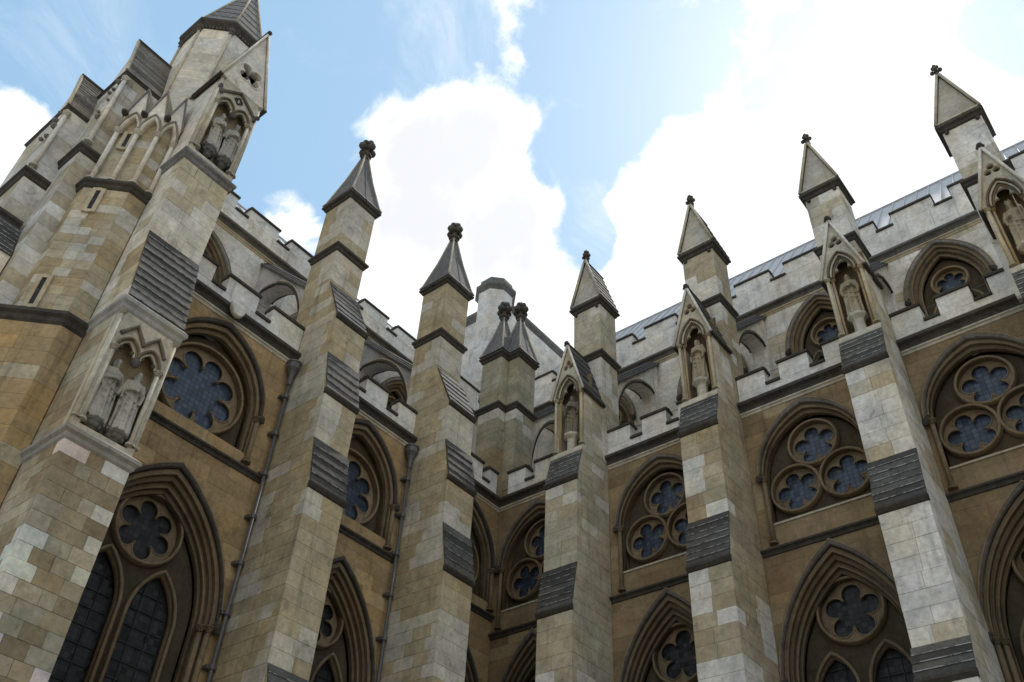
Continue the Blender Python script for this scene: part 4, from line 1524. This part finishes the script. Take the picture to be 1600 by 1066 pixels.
# ------------------------------------------------------------------ stair turret with arcade and octagonal spire
turret = empty("stair_turret", (0, 0, 0))
tag(turret, "octagonal stair turret with small gabled arcade and grey spire behind the corner buttress", "turret")


def face_blocks(root, P, Q, z0, z1, hc, wc, seed, pal, th=.16, skip=None):
    P, Q = Vector((*P, 0)), Vector((*Q, 0))
    d = Q - P
    L = d.length
    t = d / L
    nrm = Vector((t.y, -t.x, 0))
    an = math.atan2(t.y, t.x)
    for za, zb in zip(courses(z0, z1, hc)[:-1], courses(z0, z1, hc)[1:]):
        cs = split(0, L, wc, .35)
        for a_, b_ in zip(cs[:-1], cs[1:]):
            if skip and skip[0] < (a_ + b_) / 2 < skip[1] and skip[2] < (za + zb) / 2 < skip[3]:
                continue
            ctr = P + t * ((a_ + b_) / 2) - nrm * (th / 2)
            o = bpy.data.objects.new("stone_block", unit_mesh(STONE))
            o.location = (ctr.x, ctr.y, (za + zb) / 2)
            o.scale = (b_ - a_ - GAP, th, zb - za - GAP)
            o.rotation_euler = (0, 0, an)
            o.color = rgba(tone(ctr.x + ctr.y * 1.3, za, seed, *pal[:3], **pal[3]))
            COL.objects.link(o)
            o.parent = root


def poly_string(root, pts, z0, z1, p, color, name="string_course", mat=None):
    """moulded string round a convex chain of plan points (counter-clockwise), pushed out by p"""
    n = len(pts)

    def off(q):
        out = []
        for i in range(n):
            a, b_, c_ = Vector(pts[i - 1]), Vector(pts[i]), Vector(pts[(i + 1) % n])
            d1, d2 = (b_ - a).normalized(), (c_ - b_).normalized()
            n1, n2 = Vector((d1.y, -d1.x)), Vector((d2.y, -d2.x))
            m_ = (n1 + n2)
            m_ = m_ / max(m_.dot(n1), .2)
            out.append((b_.x + m_.x * q, b_.y + m_.y * q))
        return out
    h = z1 - z0
    rg = [[(x, y, z0 + z) for x, y in off(q)] for q, z in [(0, 0), (p * .4, h * .15), (p * .5, h * .4), (p, h * .55), (p, h * .78), (0, h)]]
    return MB().rings(rg).build(name, mat or DARK, root, color)


lowp = [(-3.0, -16.4), (-3.0, -20.5), (.22, -20.5), (1.45, -19.27), (1.45, -18.67), (-.02, -18.67), (-.02, -16.4)]
midp = [(-3.0, -16.4), (-3.0, -20.2), (.36, -20.2), (1.30, -19.26), (1.30, -18.67), (-.02, -18.67), (-.02, -16.4)]
topp = [(-2.0, -17.0), (-2.0, -20.02), (.26, -20.02), (1.12, -19.16), (1.12, -18.67), (-.02, -18.67), (-.02, -17.0)]
inset = lambda P, q: [(x - (q if x > 0 else 0), y + (q if y < -19 else 0)) for x, y in P]
MB().prism_z(inset(lowp, .02), 0, 17.3).build("lower_core", STONE, turret, TAN)
MB().prism_z(inset(midp, .02), 17.3, 22.9).build("middle_core", STONE, turret, TAN)
MB().prism_z(inset(topp, .02), 22.9, 27.0).build("arcade_core", STONE, turret, CREAM)
PAL_TL = (OCHRE, TAN, (.45, .40, .29), dict(p_pale=.06, p_alt=.45, rnd=.5))
PAL_TM = ((.40, .345, .235), (.34, .265, .155), (.54, .515, .46), dict(p_pale=.20, p_alt=.36, rnd=.62, jit=.1))
PAL_TT = ((.42, .375, .28), (.38, .315, .19), (.56, .54, .49), dict(p_pale=.24, p_alt=.42, rnd=.6))
face_blocks(turret, (-1.2, -20.5), (.22, -20.5), 9.5, 17.3, .45, .8, 81, PAL_TL)
face_blocks(turret, (.22, -20.5), (1.45, -19.27), 9.5, 17.3, .45, .7, 81, PAL_TL)
face_blocks(turret, (1.45, -19.27), (1.45, -18.67), 9.5, 17.3, .45, .7, 82, PAL_TL)
face_blocks(turret, (-1.2, -20.2), (.36, -20.2), 17.75, 22.85, .34, .5, 83, PAL_TM)
face_blocks(turret, (.36, -20.2), (1.30, -19.26), 17.75, 22.85, .34, .46, 84, PAL_TM)
face_blocks(turret, (1.30, -19.26), (1.30, -18.67), 17.75, 22.85, .34, .46, 85, PAL_TM)
face_blocks(turret, (.26, -20.02), (1.12, -19.16), 23.3, 26.8, .40, .5, 86, PAL_TT)
face_blocks(turret, (1.12, -19.16), (1.12, -18.67), 23.3, 26.8, .40, .5, 87, PAL_TT)
face_blocks(turret, (-1.2, -20.02), (.26, -20.02), 23.3, 26.8, .40, .6, 88, PAL_TT)
poly_string(turret, lowp, 17.28, 17.76, .17, SOOT)
poly_string(turret, midp, 22.84, 23.26, .14, SOOT)
# slit windows with pale surrounds
def slit(cx, cy, an, z0, z1, w=.14):
    t = Vector((cos(an), sin(an), 0))
    nrm = Vector((t.y, -t.x, 0))
    c_ = Vector((cx, cy, 0)) + nrm * .02
    fr = MB()
    for s in (-1, 1):
        fr.box(*(sorted((s * w / 2, s * (w / 2 + .12)))), -.05, .1, z0 - .1, z1 + .1)
    fr.box(-w / 2, w / 2, -.05, .1, z0 - .12, z0)
    fr.box(-w / 2, w / 2, -.05, .1, z1, z1 + .12)
    o = fr.build("slit_frame", STONE, turret, (.44, .38, .27))
    o.location = c_
    o.rotation_euler = (0, 0, an)
    i_ = MB().box(-w / 2, w / 2, -.012, .0, z0, z1).build("slit_glass", GLASS_DIM, o)


slit(.62, -19.95, pi / 4, 17.95, 18.95)
slit(.72, -19.85, pi / 4, 21.85, 22.7)
slit(.50, -19.80, pi / 4, 25.1, 25.8)
# arcade: columns, pointed arches and gablets standing clear of the wall
cols = [(.32, -20.14), (.77, -19.71), (1.22, -19.26), (1.28, -18.72)]
for (x, y) in cols:
    column(turret, x, y, 23.3, 25.86, .075, PALE)
for k in range(3):
    P, Q = Vector((*cols[k], 0)), Vector((*cols[k + 1], 0))
    d = Q - P
    L = d.length
    an = math.atan2(d.y, d.x)
    hw = L / 2
    a1 = arch(0, 25.86, hw + .02, .86, 0, 8)
    a2 = arch(0, 25.86, hw + .02, .86, .10, 8)
    gt = fill2d([[(-hw - .03, 25.86)] + [(a2[0][0], 25.86)] + a2 + [(a2[-1][0], 25.86)] + [(hw + .03, 25.86), (hw + .03, 26.55), (0, 28.05), (-hw - .03, 26.55)]], -.08, .22, .02)
    o = obj("gablet", gt, STONE, turret, PALE)
    o.location = (P + Q) / 2
    o.rotation_euler = (0, 0, an)
    for off, cc in ((0, SOOT), (.09, PALE)):
        MB().tube([(p[0], -.10 + off, p[1]) for p in arch(0, 25.86, hw + .02, .9, off, 8)], .035, 6).build("arch_roll", STONE, o, cc if off else (.25, .23, .2), True)
    for s in (-1, 1):
        MB().tube([(s * (hw + .04), -.10, 26.5), (0, -.10, 28.1)], .035, 5).build("raking_roll", DARK, o, (.2, .19, .18))
        MB().add([(s * (hw + .06), -.1, 26.45), (s * (hw + .06), .9, 26.45), (0, .9, 28.12), (0, -.1, 28.12), (s * (hw + .06), -.1, 26.5), (s * (hw + .06), .9, 26.5), (0, .9, 28.17), (0, -.1, 28.17)],
                 [(0, 1, 2, 3), (7, 6, 5, 4), (0, 4, 5, 1), (1, 5, 6, 2), (2, 6, 7, 3), (3, 7, 4, 0)]).build("gablet_roof", STONE, o, GREY)
    gb = MB()
    gb.ball((-hw, -.16, 26.6), .12, n=8, k=6)
    gb.ball((-hw, -.28, 26.55), .075, n=6, k=5)
    gb.build("gargoyle_head", DARK, o, SOOT)
# octagonal upper stage
OC = (-.40, -17.95)
octo = lambda a, z: [(OC[0] + a / cos(pi / 8) * cos(pi / 8 + k * pi / 4), OC[1] + a / cos(pi / 8) * sin(pi / 8 + k * pi / 4), z) for k in range(8)]
MB().rings([octo(1.40, 24), octo(1.40, 33.7)]).build("octagon_shaft", STONE, turret, PALE)
op_ = [p[:2] for p in octo(1.415, 0)]
for k in (5, 6, 7):
    face_blocks(turret, op_[k], op_[(k + 1) % 8], 27.3, 33.5, .56, 1.2, 90 + k, (PALE, (.55, .53, .49), WHITE, dict(p_pale=.3, p_alt=.3)), th=.05)
for k in range(8):
    x, y = octo(1.44, 0)[k][:2]
    MB().lathe(x, y, [(.055, 26.5), (.055, 33.3)], 8).build("corner_shaft", STONE, turret, GREY, True)
    kb = MB()
    kb.lathe(x, y, [(.06, 33.25), (.09, 33.3), (.07, 33.4), (.14, 33.6)], 8)
    for q in range(4):
        kb.ball((x + .09 * cos(q * pi / 2), y + .09 * sin(q * pi / 2), 33.48), .06, n=6, k=4)
    kb.build("shaft_capital", DARK, turret, (.12, .11, .10))
MB().rings([octo(1.41, 33.55), octo(1.5, 33.65), octo(1.62, 33.85), octo(1.62, 34.0), octo(1.5, 34.08)]).build("cornice", DARK, turret, SOOT)
dn = MB()
for k in range(8):
    p, q = Vector(octo(1.47, 33.6)[k]), Vector(octo(1.47, 33.6)[(k + 1) % 8])
    for i in range(9):
        w_ = p.lerp(q, (i + .5) / 9)
        dn.ball(tuple(w_), .045, n=6, k=4)
dn.build("cornice_beads", DARK, turret, (.16, .15, .14))
sp_ = MB().rings([octo(1.52, 34.06), octo(.05, 39.4)]).build("spire", DARK, turret, (.20, .195, .19))
for k in range(8):
    MB().tube([octo(1.53, 34.06)[k], octo(.06, 39.4)[k]], .04, 6).build("spire_roll", STONE, sp_, GREY, True)
for j in range(7):
    f = (j + 1) / 9
    a_ = 1.53 + (.06 - 1.53) * f
    z = 34.06 + 5.34 * f
    MB().tube(octo(a_, z), .012, 4, True).build("spire_joint", DARK, sp_, SOOT)


# ------------------------------------------------------------------ gabled buttresses of the transept front, seen in profile
def front_buttress(x, y0, y1, zs, z_sl0, z_sl1, label, seed, lower):
    root = empty("front_buttress", (0, 0, 0), TRAN)
    tag(root, label, "buttress", "gabled buttresses of the transept front")
    # local: u = world y, depth = -world x
    f = -x
    d = 2.6
    MB().prism_x([(f + .02, 6), (f + .02, z_sl0), (f + .75, z_sl1 - .05), (f + 1.5, z_sl0), (f + d, z_sl0), (f + d, 6)], y0 + .02, y1).build("core", STONE, root, PALE)
    pal = ((.47, .43, .355), (.37, .315, .215), (.60, .585, .55), dict(p_pale=.34, p_alt=.33, rnd=.75, jit=.12), dict(p_pale=.3, p_alt=.2))
    for (a_, b_) in ((lower, zs - .42), (zs, z_sl0 - .1)):
        for za, zb in zip(courses(a_, b_, .48)[:-1], courses(a_, b_, .48)[1:]):
            cs = split(y0, y1, .75, .3)
            for p, q in zip(cs[:-1], cs[1:]):
                block(root, p, q, f, f + .12, za, zb, tone(p, za, seed, *pal[:3], **pal[3]))
            cs = split(f + .12, f + d, .8, .3)
            for p, q in zip(cs[:-1], cs[1:]):
                block(root, y0, y0 + .1, p, q, za, zb, tone(p, za, seed + 1, *pal[:3], **pal[3]))
    band(y0, y1, f, f + d, zs - .42, zs, .14, root)
    band(y0, y1, f, f + d, z_sl0 - .2, z_sl0, .08, root)
    clap(root, (y0, f, z_sl0), (y1, f, z_sl0), (y1, f + .75, z_sl1), (y0, f + .75, z_sl1), 15, .03, (.19, .175, .15), "roof_slab", .05, worn=False)
    MB().tube([(y0 - .08, f + .75, z_sl1 + .05), (y1, f + .75, z_sl1 + .05)], .08, 6).build("ridge_roll", DARK, root, SOOT)
    MB().tube([(y0 - .05, f - .02, z_sl0), (y0 - .05, f + .75, z_sl1)], .06, 6).build("raking_roll", STONE, root, GREY)
    column(root, y0 + .06, f - .05, zs + .1, z_sl0 - .45, .07, PALE)
    r_ = random.Random(seed)
    for q in range(6):
        z = zs + 1.6 + q * (z_sl0 - zs - 1.8) / 6
        kb = MB()
        kb.ball((y0 - .05 + r_.uniform(-.08, .06), f + .1 + r_.uniform(-.1, .3), z), r_.uniform(.06, .12), n=6, k=5)
        kb.build("crocket", DARK, root, (.17, .165, .15))
    return root


front_buttress(-.05, -20.72, -19.3, 24.8, 28.95, 31.6, "slate-topped gabled buttress immediately left of the octagonal spire turret", 95, 14.0)
lowb = front_buttress(-1.25, -21.45, -20.6, 23.75, 27.1, 29.5, "slate-topped gabled buttress farthest left against the sky", 97, 14.0)

MB().box(-23.2, -20.75, .52, 3.0, 6, 19.9).build("lower_stage", STONE, lowb, PALE)
for za, zb in zip(courses(13.0, 19.75, .48)[:-1], courses(13.0, 19.75, .48)[1:]):
    cs = split(-23.2, -20.75, .75, .3)
    for p, q in zip(cs[:-1], cs[1:]):
        block(lowb, p, q, .5, .6, za, zb, tone(p, za, 99, PALE, (.40, .355, .26), WHITE, .3, .3, rnd=.5))
clap(lowb, (-23.2, .5, 19.85), (-20.78, .5, 19.85), (-20.78, 1.24, 21.5), (-23.2, 1.24, 21.5), 7, .05, SLATE, "weathering_slab", .02)
MB().prism_x([(1.6, 19.9), (.56, 19.9), (1.27, 21.45), (1.6, 21.45)], -23.2, -20.8).build("slope_core", STONE, lowb, GREY)
strip(-23.2, -20.8, 21.35, 21.75, .16, lowb, SOOT, y=1.25)
MB().box(-23.2, -20.8, 1.25, 3.0, 6.0, 21.7).build("middle_stage", STONE, lowb, PALE)

# ------------------------------------------------------------------ drainpipes and shield
def drainpipe(u, y, ztop, label, seed):
    root = empty("drainpipe", (0, 0, 0), TRAN)
    tag(root, label, "drainpipe", "lead drainpipes on the transept wall")
    MB().tube([(u, y, .05), (u, y, ztop - .55)], .06, 10).build("pipe", IRON, root, smooth=True)
    MB().lathe(u, y, [(.08, ztop - .95), (.10, ztop - .6), (.16, ztop - .42), (.24, ztop - .30), (.26, ztop - .28), (.26, ztop - .08), (.29, ztop - .06), (.29, ztop)], 12).build("hopper_head", IRON, root)
    z = 2.0
    while z < ztop - 1.2:
        b = MB().lathe(u, y, [(.095, z - .07), (.105, z - .05), (.105, z + .05), (.095, z + .07)], 10)
        b.box(u - .16, u + .16, y + .03, abs(y) * 0 + .0, z - .05, z + .05)
        b.build("bracket", IRON, root)
        z += 1.55
    return root


drainpipe(-11.52, -.24, 22.05, "grey lead drainpipe with hopper beside the tallest spired buttress, left bay", 1)
drainpipe(-5.55, -.24, 22.05, "dark drainpipe with hopper in the narrow bay between the spired buttresses", 2)
sh_ = [(-.27, .26), (.27, .26), (.27, -.05), (.18, -.26), (0, -.38), (-.18, -.26), (-.27, -.05)]
so = obj("carved_shield", fill2d([sh_], -.09, .09, .03), STONE, None, PALE)
so.rotation_euler = (radians(-12), 0, TRAN)
so.location = (.36, -14.25, 22.42)
tag(so, "small carved stone shield projecting from the transept string course above the rose window", "shield")
